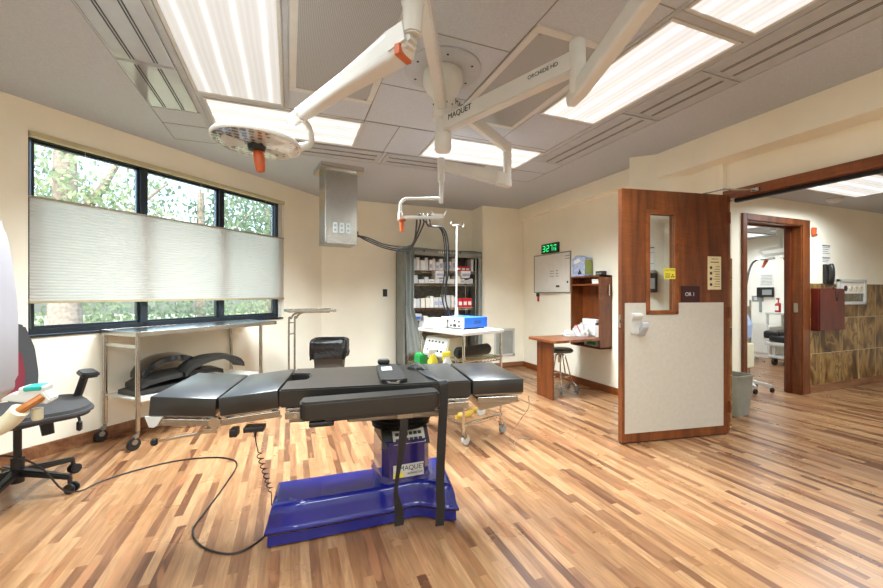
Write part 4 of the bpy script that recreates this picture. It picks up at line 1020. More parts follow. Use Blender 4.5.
sheet(b, flap, 26, 20); o = obj('cover_flap', b, M['cover'], rk, 'gathered grey front flap', True); md = o.modifiers.new('s', 'SOLIDIFY'); md.thickness = .004
b = BM()
for k, (w_, h_) in enumerate(((.03, .03), (.018, .034), (.03, .03), (.022, .034), (.03, .03), (.024, .03), (.03, .03), (.02, .034))): box(b, (-.07 + k * .04, -.268, 1.905 - h_ / 2), (-.07 + k * .04 + w_ * .8, -.258, 1.905 + h_ / 2))
obj('rack_lettering', b, M['whitep'], rk)
b = BM()
for x in (-.30, .30): cyl(b, (x, -.262, 1.915), (x, -.25, 1.915), .014, seg=12)
obj('cover_snap', b, M['ink'], rk)
# supplies
rnd = random.Random(21)
pk = [mat('package_white_%d' % i, c, .6, 0, .06, 30) for i, c in enumerate(('#e4e1da', '#cfcdc8', '#d9d4c6', '#c4c6c6'))]
redl = mat('red_package', '#c4222a', .6)
def package(x, y, z, w, d, h, m, label, cat, group, lid=None, tilt=0):
    t = thing('supply_pack' if cat == 'package' else 'storage_bin', label, cat, (x, y, z), tilt, group)
    b = BM()
    if cat == 'bin':
        loft(b, [(rrect(-w * .42, -d * .42, w * .42, d * .42, .01), 0), (rrect(-w / 2, -d / 2, w / 2, d / 2, .012), h), (rrect(-w / 2 + .006, -d / 2 + .006, w / 2 - .006, d / 2 - .006, .01), h), (rrect(-w * .4, -d * .4, w * .4, d * .4, .01), .01)])
    else: box(b, (-w / 2, -d / 2, 0), (w / 2, d / 2, h), .004)
    obj('body', b, m, t)
    if lid:
        b = BM(); box(b, (-w * .36, -d / 2 - .002, h * .25), (w * .36, -d / 2 + .001, h * .62)); obj('label', b, lid, t)
    return t
lblp = mat('pale_blue_label', '#9aa6c4', .6)
names = {1.625: 'top', 1.425: 'second', 1.045: 'third', .70: 'fourth'}
for z, hs in ((1.625, (.12, .20)), (1.425, (.06, .13)), (1.045, (.13, .22)), (.70, (.12, .22))):
    x = RX0 + .055 + (.16 if z == .70 else .06)
    while x < RX1 - .10:
        w = rnd.uniform(.045, .085) if z != 1.425 else rnd.uniform(.07, .1); h = rnd.uniform(*hs)
        red = (z in (1.625, 1.045)) and .23 < x < .47
        if red: w = .085; h = .08 if z == 1.625 else .15
        if x + w > RX1 - .05: break
        lab = ('red and white supply pack at the right of the %s rack shelf' if red else 'white supply pack standing on the %s rack shelf') % names[z]
        package(2.2 + x + w / 2, 5.85 + RY0 + .12 + rnd.uniform(-.01, .02), z + .003, w - .008, .16, h, redl if red else pk[rnd.randrange(4)], lab, 'package',
                ('red packs on the %s rack shelf' if red else 'white packs on the %s rack shelf') % names[z], lid=pk[0] if red else (lblp if rnd.random() < .35 else None), tilt=rnd.uniform(-.05, .05))
        x += w
package(2.17, 5.72, 1.52, .15, .18, .10, pk[0], 'white open bin stacked mid-way along the second rack shelf', 'bin', None, lid=lblp)
package(2.62, 5.72, 1.52, .17, .18, .11, pk[0], 'white open bin stacked at the right of the second rack shelf', 'bin', None, lid=lblp)
package(1.79, 5.70, .86, .17, .18, .10, pk[3], 'pale bin with a blue label stacked on the fourth rack shelf', 'bin', None, lid=M['bluebox'])
b = BM(); box(b, (1.40, 6.183, 1.22), (1.47, 6.2, 1.34), .003); sw = obj('wall_socket', b, M['ink']); tag(sw, 'small dark wall socket left of the covered rack', 'wall socket')

# ------------------------------------------------------------------ equipment cart
ct = thing('equipment_cart', 'white-topped wire utility cart on casters behind the operating table', 'cart', (1.35, 2.95, 0), math.radians(18))
CW, CD = .46, .60
b = BM(); box(b, (-.02, -.02, .915), (CW + .02, CD + .02, .945), .006); obj('top_shelf', b, M['whitep'], ct)
for x, y in ((0, 0), (CW, 0), (0, CD), (CW, CD)):
    b = BM(); cyl(b, (x, y, .11), (x, y, .92), .0125, seg=14); cyl(b, (x, y, .11), (x, y, .14), .017, seg=12); l = obj('post', b, M['chrome'], ct, smooth=True)
    b = BM(); cyl(b, (x, y, .085), (x, y, .11), .018, seg=12); beam(b, (x, y, .09), (x + .02, y, .06), .034, .04, bev=.004); obj('caster_fork', b, M['steel'], l)
    b = BM(); cyl(b, (x + .022, y - .012, .042), (x + .022, y + .012, .042), .042, .042, 20, .004); obj('caster_wheel', b, M['whitep'] if (x, y) == (0, 0) else M['grey'], l, smooth=True)
b = BM()
for p, q in (((-.012, .02, .55), (-.15, .02, .55)), ((-.15, .02, .55), (-.15, .60, .55)), ((-.15, .60, .55), (-.012, .60, .55)), ((-.012, .02, .64), (-.15, .02, .64)), ((-.15, .02, .64), (-.15, .60, .64)), ((-.15, .60, .64), (-.012, .60, .64)), ((-.15, .02, .55), (-.15, .02, .64)), ((-.15, .60, .55), (-.15, .60, .64))): beam(b, p, q, .005, .005, bev=0)
for k in range(1, 20): beam(b, (-.012, .02 + k * .029, .55), (-.15, .02 + k * .029, .55), .003, .003, bev=0); beam(b, (-.15, .02 + k * .029, .55), (-.15, .02 + k * .029, .64), .003, .003, bev=0)
obj('side_basket', b, M['chrome'], ct)
for z in (.70, .45, .18):
    b = BM()
    for p, q in (((0, -.012, z), (CW, -.012, z)), ((-.012, 0, z), (-.012, CD, z))): cyl(b, p, q, .008, seg=8)
    for zz in (z, z - .03):
        for p, q in (((0, 0, zz), (CW, 0, zz)), ((CW, 0, zz), (CW, CD, zz)), ((CW, CD, zz), (0, CD, zz)), ((0, CD, zz), (0, 0, zz))): beam(b, p, q, .006, .006, bev=0)
    for k in range(1, 18): beam(b, (k * CW / 18, 0, z), (k * CW / 18, CD, z), .0035, .0035, bev=0)
    for k in range(12):
        x = k * CW / 12; beam(b, (x, 0, z), (x + CW / 24, 0, z - .03), .003, .003, bev=0); beam(b, (x + CW / 24, 0, z - .03), (x + CW / 12, 0, z), .003, .003, bev=0)
    obj('wire_shelf', b, M['chrome'], ct)
CTM = Matrix.Translation((1.35, 2.95, 0)) @ Matrix.Rotation(math.radians(18), 4, 'Z')
def onc(x, y, z): return tuple(CTM @ Vector((x, y, z)))
R18 = math.radians(18)
bx = thing('light_source_unit', 'bright blue boxed medical unit with a white front on the cart top', 'medical device', onc(.29, .33, .946), R18)
b = BM(); box(b, (-.13, -.16, .01), (.17, .14, .105), .005); obj('case', b, M['bluebox'], bx)
b = BM(); box(b, (-.142, -.165, .008), (-.128, .145, .108), .003); fp = obj('front_panel', b, M['whitep'], bx, 'white front panel')
b = BM()
for y, z in ((-.11, .07), (-.11, .03), (-.05, .075), (0.0, .03), (.05, .07), (.09, .03)): cyl(b, (-.148, y, z), (-.141, y, z), .010, seg=12)
box(b, (-.145, -.07, .02), (-.141, -.03, .045)); obj('control_knob', b, M['ink'], fp)
b = BM(); box(b, (.0, -.1625, .05), (.08, -.159, .056)); box(b, (.0, -.1625, .066), (.08, -.159, .072)); obj('vent_slot', b, M['ink'], bx)
b = BM()
for x in (-.1, .14):
    for y in (-.13, .11): cyl(b, (x, y, 0), (x, y, .012), .012, seg=10)
obj('foot', b, M['blackp'], bx)
wd = thing('small_monitor_unit', 'small white device with a sloping green display on the cart top behind the blue box', 'medical device', onc(.06, .47, .946), R18)
b = BM(); prism(b, [(-.085, 0), (.085, 0), (.085, .09), (-.04, .09), (-.085, .03)], -.07, .09, XZ, .004); obj('case', b, M['whitep'], wd)
b = BM(); prism(b, [(-.08, .036), (-.045, .0915), (-.048, .0945), (-.084, .038)], -.05, .05, XZ); obj('display', b, mat('pale_green_display', '#a9bfa0', .3), wd, 'pale green display')
bm_ = thing('electrosurgical_unit', 'beige boxed generator with a sloping knobbed front on the middle cart shelf', 'medical device', onc(.12, .40, .703), R18)
b = BM(); prism(b, [(-.12, 0), (.12, 0), (.12, .165), (-.075, .165)], -.17, .17, XZ, .004); obj('case', b, M['cream'], bm_)
b = BM(); prism(b, [(-.122, .008), (-.078, .158), (-.082, .160), (-.128, .010)], -.16, .16, XZ); fp = obj('control_panel', b, M['whitep'], bm_)
b = BM()
for y in (-.1, -.05, 0, .05, .1): cyl(b, (-.093, y, .125), (-.100, y, .127), .008, seg=12); cyl(b, (-.115, y, .045), (-.122, y, .047), .011, seg=12)
obj('control_knob', b, M['ink'], fp)
rl = thing('padded_roll', 'black cylindrical bolster lying on the middle shelf of the cart', 'bolster', onc(.25, .13, .703), R18)
b = BM(); cyl(b, (-.21, 0, .050), (.20, .02, .052), .050, .050, 24, .016); obj('body', b, M['black'], rl, smooth=True)
b = BM(); cyl(b, (-.222, 0, .050), (-.21, 0, .050), .03, seg=16); cyl(b, (.20, .02, .052), (.212, .02, .052), .03, seg=16); obj('end_cap', b, M['blackp'], rl)
gb = thing('green_bag', 'green plastic bag in the wire side basket of the cart', 'bag', onc(-.06, .42, .503), R18)
gb.location = onc(-.08, .51, .553)
b = BM(); prism(b, [(-.03, 0), (.04, 0), (.05, .12), (.02, .17), (-.035, .16)], -.05, .06, XZ, .01); obj('body', b, M['green'], gb)
def spray(x, y, z, m, hm, lab):
    t = thing('spray_bottle', lab, 'spray bottle', onc(x, y, z), R18)
    b = BM(); loft(b, [(rrect(-.04, -.028, .04, .028, .012), 0), (rrect(-.042, -.03, .042, .03, .014), .12), (rrect(-.02, -.018, .02, .018, .008), .165), (rrect(-.012, -.012, .012, .012, .005), .19)]); obj('body', b, m, t, smooth=True)
    b = BM(); box(b, (-.055, -.012, .19), (.03, .012, .225), .005); beam(b, (-.035, 0, .195), (-.05, 0, .155), .012, .01, bev=.002); cyl(b, (0, 0, .18), (0, 0, .195), .016, seg=12); obj('trigger_head', b, hm, t)
    b = BM(); box(b, (-.03, -.032, .035), (.03, -.029, .10)); obj('label', b, mat('grey_label', '#6e6f86', .5), t)
spray(-.075, .12, .553, M['whitep'], M['yellow'], 'white spray bottle with a yellow trigger head in the side basket of the cart')
spray(-.075, .32, .553, M['yellow'], M['whitep'], 'yellow-bodied bottle in the cart side basket next to the green bag')
for i, (x, y, lab, m) in enumerate(((.13, .12, 'thick yellow tube lying at the left of the bottom cart shelf', M['clear']), (.36, .15, 'thick yellow tube lying at the right of the bottom cart shelf', M['clear']))):
    b = BM(); tube(b, [onc(x - .11, y + .0, .212), onc(x, y - .03, .214), onc(x + .10, y + .02, .213)], .028, 12, 5); tag(obj('yellow_tube', b, m, smooth=True), lab, 'tube')
b = BM(); 
for k in range(26):
    pass
pts = [onc(.24 + .035 * math.cos(k * .6), .03 + .02 * math.sin(k * .6), .205 + .0016 * k) for k in range(40)]
b = BM(); tube(b, pts, .009, 8); tag(obj('coiled_tubing', b, M['whitep'], smooth=True), 'white coiled tubing on the front of the bottom cart shelf', 'tube')
cable('cord', 'thin grey cord hanging from the operating table head end and curling on the floor', [(1.24, 1.84, .70), (1.30, 1.93, .60), (1.33, 2.05, .50), (1.39, 2.24, .355), (1.5, 2.5, .18), (1.70, 2.72, .03), (1.76, 2.82, .005), (1.86, 2.92, .005), (1.95, 2.88, .005)], .0022, M['grey'])
iv = thing('iv_pole', 'slim chrome infusion pole with two hooks rising behind the cart', 'infusion pole', (1.62, 3.72, 0), R18)
b = BM(); cyl(b, (0, 0, .05), (0, 0, 1.10), .013, seg=12); cyl(b, (0, 0, 1.0), (0, 0, 1.99), .010, seg=12); cyl(b, (0, 0, 1.02), (0, 0, 1.12), .022, .016, seg=14); obj('pole', b, M['whitep'], iv, smooth=True)
b = BM(); tube(b, [(-.07, 0, 2.01), (-.075, 0, 1.985), (-.05, 0, 1.975), (0, 0, 1.985), (.05, 0, 1.98), (.085, 0, 1.97), (.10, 0, 1.985), (.10, 0, 2.01), (.085, 0, 2.017)], .007, 8, 4); obj('hook', b, M['chrome'], iv)
b = BM()
for k in range(4):
    a = k * PI / 2 + .4; beam(b, (0, 0, .06), (.2 * math.cos(a), .2 * math.sin(a), .045), .022, .02, bev=.003)
obj('base', b, M['steel'], iv)
for i, (dx, dy) in enumerate(((0, 0), (.014, .01), (-.012, .014), (.024, 0))):
    e = Vector(off(-.2 + .04 * i, 1.975)) + Vector((hub.x, hub.y, H)); xx, yy = 1.405 + dx, 3.49 + dy
    cable('cable', 'dark cable hanging from the monitor arm bracket down to the cart', [(e.x, e.y, e.z), (1.10 + .03 * i, 3.34, 1.985), (1.20 + dx, 3.40, 1.90), (1.34 + dx, 3.46, 1.90), (xx, yy, 1.78), (xx + .01, yy, 1.5), (xx - .01 * i, yy, 1.25), (xx + .02, yy - .03, 1.06), (xx + .03 + .01 * i, yy - .06, .96)], .006, M['blackp'] if i != 1 else M['grey'], 'cables hanging from the monitor arm to the cart')

# wall vent on the step wall
wv = thing('wall_vent', 'white louvred return air grille low on the back wall', 'air vent', (3.42, 5.8, 0))
b = BM()
for a, c in (((-.20, -.012, .20), (.20, 0, .235)), ((-.20, -.012, .635), (.20, 0, .67)), ((-.20, -.012, .20), (-.165, 0, .67)), ((.165, -.012, .20), (.20, 0, .67))): box(b, a, c, .002)
obj('frame', b, M['whitep'], wv)
b = BM(); box(b, (-.17, -.003, .23), (.17, -.001, .64)); obj('backing', b, M['grey'], wv)
b = BM()
for k in range(22): beam(b, (-.168, -.006, .24 + k * .0185), (.168, -.006, .24 + k * .0185), .010, .006, bev=0)
obj('louvre', b, M['whitep'], wv)

# ------------------------------------------------------------------ right wall: whiteboard, clock, desk cabinet
wbd = thing('whiteboard', 'whiteboard with grey frame and small handwriting on the right wall', 'whiteboard', (3.8, 5.005, 1.585))
b = BM(); box(b, (-.014, -.44, -.295), (-.002, .44, .295)); obj('board', b, M['paper'], wbd)
b = BM()
for a, c in (((-.02, -.45, -.305), (0, .45, -.292)), ((-.02, -.45, .292), (0, .45, .305)), ((-.02, -.45, -.305), (0, -.438, .305)), ((-.02, .438, -.305), (0, .45, .305))): box(b, a, c, .002)
box(b, (-.05, -.2, -.31), (0, .35, -.30), .002); obj('frame', b, M['steeld'], wbd)
rnd = random.Random(4); b = BM()
for (y0, z0, rows_, n) in ((.02, .03, 3, 3), (-.12, .03, 3, 2), (-.34, .24, 2, 4)):
    for r in range(rows_):
        for k in range(n): box(b, (-.0155, y0 - k * .03 - .018, z0 - r * .04 - .004), (-.0135, y0 - k * .03, z0 - r * .04 + .006))
obj('handwriting', b, M['ink'], wbd)
b = BM(); box(b, (-.019, -.2, -.22), (-.0135, -.12, -.19), .003); box(b, (-.019, -.4, -.16), (-.0135, -.37, -.13), .003); obj('magnet', b, M['ink'], wbd)
b = BM(); prism(b, [(-.05, -.04), (-.02, -.04), (-.02, -.015), (-.05, -.015)], 1.23, 1.27); b.free()
kt = thing('key_tag', 'black key fob with a red tag hanging below the whiteboard corner', 'key tag', (3.8, 5.36, 1.29))
b = BM(); box(b, (-.02, -.035, -.07), (0, .035, -.01), .008); cyl(b, (-.008, 0, -.02), (-.008, 0, .0), .004, seg=8); obj('fob', b, M['ink'], kt)
b = BM(); box(b, (-.012, -.035, -.15), (-.004, .015, -.07), .002); obj('tag', b, M['redp'], kt, 'red tag')
ck = thing('digital_clock', 'black digital wall clock with green digits above the whiteboard', 'clock', (3.8, 5.02, 1.975))
b = BM(); box(b, (-.04, -.205, -.075), (0, .205, .075), .006); obj('case', b, M['blackp'], ck)
def seg7(bm, d, cy, cz, w, h, t, x):
    on = {'0': 'abcdef', '1': 'bc', '2': 'abged', '3': 'abgcd', '5': 'afgcd', '6': 'afgedc', '7': 'abc'}[d]
    W2, H2 = w / 2, h / 2      # +y is to the viewer's left
    g = {'a': (-W2, H2 - t / 2, W2, H2 + t / 2), 'd': (-W2, -H2 - t / 2, W2, -H2 + t / 2), 'g': (-W2, -t / 2, W2, t / 2),
         'b': (-W2 - t / 2, 0, -W2 + t / 2, H2), 'c': (-W2 - t / 2, -H2, -W2 + t / 2, 0), 'f': (W2 - t / 2, 0, W2 + t / 2, H2), 'e': (W2 - t / 2, -H2, W2 + t / 2, 0)}
    for s in on: y0, z0, y1, z1 = g[s]; box(bm, (x, cy + y0, cz + z0), (x + .002, cy + y1, cz + z1))
for d_, y_, z_, w_, h_, t_2 in (('3', .135, 0, .052, .085, .011), ('2', .035, 0, .052, .085, .011), ('7', -.05, 0, .046, .085, .011), ('1', -.10, -.02, .02, .045, .007), ('6', -.155, -.02, .026, .045, .007)):
    b = BM(); seg7(b, d_, y_, z_, w_, h_, t_2, -.0415); obj('digit', b, M['ledgrn'], ck, 'glowing green digit')
for z in (-.02, .02): b = BM(); box(b, (-.0415, .080, z - .006), (-.0395, .090, z + .006)); obj('colon_dot', b, M['ledgrn'], ck)
b = BM(); box(b, (-.0415, -.175, .028), (-.0395, -.115, .042)); obj('indicator', b, M['ledgrn'], ck)
# cabinet
cb = thing('wall_cabinet', 'open cherry wall cabinet with fold-down writing leaf on the right wall', 'cabinet', (3.8, 4.06, 0))
b = BM(); c0, c1, cz0, cz1, cdp = -.27, .27, .57, 1.50, -.20
box(b, (cdp, c0, cz0), (-.002, c0 + .022, cz1), .002); box(b, (cdp, c1 - .022, cz0), (-.002, c1, cz1), .002); box(b, (cdp, c0, cz1 - .022), (-.002, c1, cz1), .002); box(b, (cdp, c0, cz0), (-.002, c1, cz0 + .022), .002)
obj('carcass', b, M['door'], cb)
b = BM(); box(b, (-.012, c0, cz0), (-.001, c1, cz1)); obj('back_panel', b, M['door'], cb)
b = BM(); box(b, (cdp, c0 + .02, 1.375), (-.01, c1 - .02, 1.393)); obj('shelf', b, M['doorx'], cb)
b = BM(); box(b, (cdp + .005, c0 + .02, .69), (-.01, c1 - .02, .71)); obj('shelf', b, M['doorx'], cb)
b = BM(); prism(b, [(-.95, -.30), (-.93, -.35), (-.22, -.30), (-.20, -.268), (-.20, .20), (-.92, .20), (-.95, .17)], .685, .715, bev=.004); obj('folding_leaf', b, M['doorx'], cb)
b = BM(); box(b, (-.90, -.25, 0), (-.875, .06, .685), .002); obj('leg_panel', b, M['door'], cb)
b = BM(); cyl(b, (-.06, c0 - .012, 1.25), (-.06, c0 - .012, 1.38), .006, seg=8); 
for z in (1.25, 1.38): cyl(b, (-.06, c0 - .014, z), (-.06, c0, z), .006, seg=8)
obj('handle', b, M['chrome'], cb)
b = BM(); cyl(b, (-.72, -.342, .70), (-.72, -.325, .70), .008, seg=10); obj('catch', b, M['chrome'], cb)
def mini(name, label, cat, bmf, m, loc, rz=0, extra=None):
    t = thing(name, label, cat, loc, rz); b = BM(); bmf(b); obj('body', b, m, t)
    if extra:
        for nm, f, mm in extra: b = BM(); f(b); obj(nm, b, mm, t)
    return t
mini('glove_dispenser', 'pale blue printed box of gloves standing on top of the wall cabinet', 'glove box', lambda b: prism(b, [(-.13, 0), (.13, 0), (.13, .26), (.03, .29), (-.13, .25)], -.14, -.02, YZ, .003), mat('glove_box_print', '#a9b4cc', .6, 0, .3, 28), (3.8, 4.25, 1.50), 0,
     [('opening', lambda b: prism(b, [(-.05, .2), (.07, .17), (.09, .22), (-.02, .25)], -.144, -.138, YZ), M['paper']), ('side_print', lambda b: box(b, (-.139, -.131, .03), (-.02, -.129, .22)), mat('olive_print', '#9aa65a', .6)),
      ('mark', lambda b: prism(b, [(-.07, .03), (.01, .03), (-.03, .10)], -.143, -.139, YZ), M['ink'])])
mini('card_reader', 'small dark box on the near top corner of the wall cabinet', 'box', lambda b: box(b, (-.14, -.06, 0), (-.06, .05, .055), .006), M['ink'], (3.8, 3.88, 1.50), 0,
     [('key', lambda b: [box(b, (-.143, -.05 + k * .025, .015), (-.139, -.035 + k * .025, .035)) for k in range(4)], M['grey'])])
mini('paper_box', 'small white box inside the upper compartment of the wall cabinet', 'box', lambda b: box(b, (-.17, -.05, 0), (-.03, .06, .055), .003), M['paper'], (3.8, 3.90, 1.394), 0, [('lid', lambda b: box(b, (-.172, -.052, .04), (-.028, .062, .058), .002), M['whitep'])])
mini('paper_towel_pack', 'white folded pack standing in the lower compartment of the wall cabinet', 'paper pack', lambda b: box(b, (-.10, -.13, 0), (-.03, .14, .22), .01), M['paper'], (3.8, 4.08, .712))
mini('wipes_canister', 'white lidded canister on the writing leaf at the cabinet front', 'canister', lambda b: lathe(b, [(.045, 0), (.048, .004), (.048, .15), (.04, .155)], (0, 0, .0), 20), M['whitep'], (3.66, 3.86, .716), 0,
     [('lid', lambda b: lathe(b, [(.046, .15), (.05, .155), (.05, .175), (.02, .185)], (0, 0, 0), 20), M['ink'])])
rnd = random.Random(5)
def crumple(b, s):
    t = bmesh.new(); bmesh.ops.create_icosphere(t, subdivisions=3, radius=1)
    for v in t.verts: v.co = Vector((v.co.x * s[0], v.co.y * s[1], max(-.0, v.co.z) * s[2])) * (1 + rnd.uniform(-.14, .14)) if v.co.z > 0 else Vector((v.co.x * s[0], v.co.y * s[1], 0))
    merge(b, t)
mini('plastic_bag', 'crumpled translucent white bag of tubing on the writing leaf', 'bag', lambda b: crumple(b, (.10, .12, .16)), mat('crumpled_film', '#cfccc9', .3), (3.58, 4.10, .716), 0,
     [('red_tubing', lambda b: tube(b, [(-.09, .05, .10), (-.10, -.02, .15), (-.09, -.08, .06)], .006, 6, 4), M['redp'])])
mini('plastic_bag', 'smaller crumpled clear bag lying further out on the writing leaf', 'bag', lambda b: crumple(b, (.09, .08, .07)), mat('clear_film', '#c6c4be', .25), (3.42, 4.15, .716))
mini('glove_box', 'dark and white box in the bottom slot of the wall cabinet', 'box', lambda b: box(b, (-.18, -.18, 0), (-.04, .05, .08), .004), pk[1], (3.8, 4.04, .593), 0, [('print', lambda b: box(b, (-.182, -.16, .02), (-.179, .0, .06)), M['green'])])

# stool
so = thing('stool', 'round grey-seated stool on curved chrome legs behind the writing leaf', 'stool', (3.33, 4.22, 0), 0)
b = BM(); lathe(b, [(.03, .495), (.155, .497), (.17, .51), (.17, .53), (.15, .545), (.02, .55)], seg=32); obj('seat', b, mat('grey_green_vinyl', '#5d6158', .5), so, smooth=True)
b = BM(); cyl(b, (0, 0, .36), (0, 0, .5), .022, seg=14); obj('column', b, M['chrome'], so)
for k in range(5):
    a = math.radians(20 + 72 * k); d = Vector((math.cos(a), math.sin(a), 0)); up = Vector((0, 0, 1))
    b = BM(); tube(b, [d * .015 + up * .47, d * .07 + up * .44, d * .11 + up * .30, d * .15 + up * .15, d * .215 + up * .07], .009, 8, 5); l = obj('leg', b, M['chrome'], so, smooth=True)
    b = BM(); n = Vector((-d.y, d.x, 0)); cyl(b, d * .215 - n * .014 + up * .028, d * .215 + n * .014 + up * .028, .028, .028, 16, .003); cyl(b, d * .215 + up * .03, d * .215 + up * .075, .008, seg=8); obj('caster', b, M['grey'], l)
b = BM(); tube(b, [(.135 * math.cos(k * PI / 12), .135 * math.sin(k * PI / 12), .19) for k in range(25)], .007, 8); obj('foot_ring', b, M['chrome'], so)

# ------------------------------------------------------------------ operating room door leaf
dr = bpy.data.objects.new('door_1', None); COL.objects.link(dr); dr['kind'] = 'structure'
dr.location = (3.68, 2.315, 0); dr.rotation_euler = (0, 0, math.atan2(.17, -1.085))
TH = .045; DW = 1.098; DZ0, DZ1 = .012, 2.155
gx0, gx1, gz0, gz1 = .575, .83, 1.12, 1.955
b = BM(); box(b, (0, -TH, DZ0), (gx0, 0, DZ1)); box(b, (gx1, -TH, DZ0), (DW, 0, DZ1)); box(b, (gx0, -TH, DZ0), (gx1, 0, gz0)); box(b, (gx0, -TH, gz1), (gx1, 0, DZ1)); obj('door_leaf', b, M['door'], dr)
b = BM()
for y0, y1 in ((-.002, .010), (-TH - .010, -TH + .002)):
    box(b, (gx0 - .035, y0, gz0 - .03), (gx0 + .004, y1, gz1 + .03), .003); box(b, (gx1 - .004, y0, gz0 - .03), (gx1 + .035, y1, gz1 + .03), .003)
    box(b, (gx0 - .035, y0, gz0 - .03), (gx1 + .035, y1, gz0 + .004), .003); box(b, (gx0 - .035, y0, gz1 - .004), (gx1 + .035, y1, gz1 + .03), .003)
obj('vision_frame', b, M['doorx'], dr)
b = BM(); box(b, (gx0, -.026, gz0), (gx1, -.020, gz1)); obj('vision_glass', b, M['glass'], dr)
b = BM(); prism(b, [(.06, .088), (1.070, .088), (1.070, 1.19), (gx1 + .036, 1.19), (gx1 + .036, gz0 - .031), (gx0 - .036, gz0 - .031), (gx0 - .036, 1.19), (.06, 1.19)], -.004, 0, XZ); obj('protection_panel', b, M['laminate'], dr, 'grey beige laminate lower panel')
b = BM(); box(b, (.316, 0, 1.192), (.508, .005, 1.336), .001); sg = obj('room_sign', b, M['maroon'], dr, 'dark maroon room sign')
text('sign_lettering', 'OR 1', .046, M['whitep'], sg, (.42, .0055, 1.262), (PI / 2, 0, PI))
b = BM(); box(b, (.085, 0, 1.305), (.228, .003, 1.60)); nt_ = obj('notice', b, M['beigep'], dr, 'beige printed notice')
b = BM(); 
for k in range(9): box(b, (.10, .003, 1.33 + k * .022), (.165 - (k % 3) * .01, .0036, 1.335 + k * .022))
for k in range(4): cyl(b, (.195, .003, 1.35 + k * .05), (.195, .0038, 1.35 + k * .05), .014, seg=12)
box(b, (.11, .003, 1.545), (.20, .0036, 1.553)); box(b, (.12, .003, 1.575), (.19, .0036, 1.58)); obj('notice_print', b, M['ink'], nt_)
b = BM(); box(b, (.578, .0105, 1.395), (.692, .0125, 1.488)); cs = obj('caution_sticker', b, M['yellow'], dr, 'yellow caution sticker')
text('sticker_lettering', 'CAUTION', .024, M['ink'], cs, (.635, .0127, 1.470), (PI / 2, 0, PI), .0003)
b = BM()
for k in range(3):
    a = PI / 2 + k * 2 * PI / 3; prism(b, [(.605, 1.42)] + [(.605 + .018 * math.cos(a + q), 1.42 + .018 * math.sin(a + q)) for q in (-.5, 0, .5)], -.0132, -.0126, XZ)
for k in range(4): box(b, (.63, .0125, 1.405 + k * .011), (.68, .0130, 1.409 + k * .011))
obj('sticker_print', b, M['ink'], cs)
b = BM(); prism(b, [(0, .93), (0, 1.105), (.045, 1.10), (.05, 1.08), (.02, 1.04), (.02, .93)], .925, 1.015, YZ, .004)
lk = obj('push_paddle', b, M['whitep'], dr, 'white hospital push paddle')
b = BM(); prism(b, [(.0, .91), (.02, .91), (.065, .985), (.065, 1.02), (.05, 1.03), (.02, .98), (0, .98)], .885, .945, YZ, .004); obj('paddle_cover', b, M['grid'], lk)
b = BM(); box(b, (DW - .001, -.036, .98), (DW + .002, -.010, 1.09)); box(b, (DW, -.028, 1.02), (DW + .008, -.018, 1.05), .001); obj('latch_plate', b, M['steel'], dr)
b = BM(); box(b, (.01, -.035, .001), (DW - .005, -.01, .014)); box(b, (.97, -.03, .0), (.99, -.005, .02)); obj('door_sweep', b, M['ink'], dr)
for z in (.25, 1.1, 1.95):
    b = BM(); cyl(b, (-.008, .004, z - .05), (-.008, .004, z + .05), .008, seg=10); box(b, (-.012, -.03, z - .05), (.03, .001, z + .05)); obj('hinge', b, M['doord'], dr)
# closer arm
dc = thing('door_closer', 'thin steel door closer arm between the wooden door top and the header', 'door closer', (3.77, 2.14, 2.168))
b = BM(); beam(b, (-.01, 0, .0), (-.25, .11, .01), .02, .008, bev=.001); beam(b, (-.25, .11, .01), (-.33, .262, -.006), .018, .008, bev=.001); cyl(b, (-.25, .11, .0), (-.25, .11, .02), .012, seg=10); obj('arm', b, M['steel'], dc)
b = BM(); box(b, (-.03, -.03, -.012), (0, .03, .018), .003); obj('bracket', b, M['steel'], dc)

# ------------------------------------------------------------------ corridor things
cbn = thing('waste_bin', 'grey-green rectangular waste bin beside the open wooden door', 'bin', (4.385, 2.69, 0), math.radians(4))
b = BM(); loft(b, [(rrect(-.11, -.08, .11, .08, .02), 0), (rrect(-.145, -.10, .145, .10, .02), .40), (rrect(-.155, -.11, .155, .11, .02), .40), (rrect(-.155, -.11, .155, .11, .02), .42), (rrect(-.138, -.095, .138, .095, .02), .42), (rrect(-.10, -.07, .10, .07, .02), .02)]); obj('body', b, M['bin'], cbn, smooth=True)
# frame of the second door
d2 = bpy.data.objects.new('door_2', None); COL.objects.link(d2); d2['kind'] = 'structure'; d2.location = (0, 0, 0)
b = BM()
box(b, (4.825, 2.875, 0), (4.90, 2.9, 2.195), .004); box(b, (5.98, 2.875, 0), (6.13, 2.9, 2.195), .004); box(b, (4.9, 2.875, 2.12), (5.98, 2.9, 2.195), .004)
box(b, (4.895, 2.89, 0), (4.915, 3.07, 2.13)); box(b, (5.965, 2.89, 0), (5.985, 3.07, 2.13)); box(b, (4.915, 2.89, 2.11), (5.965, 3.07, 2.13)); obj('door_frame', b, M['door'], d2)
b = BM(); box(b, (5.93, 2.99, 0), (5.966, 3.03, 2.11)); box(b, (4.914, 2.99, 0), (4.93, 3.03, 2.11)); box(b, (4.93, 2.99, 2.09), (5.93, 3.03, 2.11)); obj('door_stop', b, M['doord'], d2)
b = BM(); box(b, (5.958, 2.92, 1.03), (5.966, 2.965, 1.15), .002); obj('strike_plate', b, M['steel'], d2)
fa = thing('fire_alarm', 'red and clear fire alarm strobe on the corridor wall right of the doorway', 'fire alarm', (6.24, 2.9, 2.06))
b = BM(); box(b, (-.05, -.03, -.055), (.05, 0, .055), .02); obj('housing', b, M['orange'], fa)
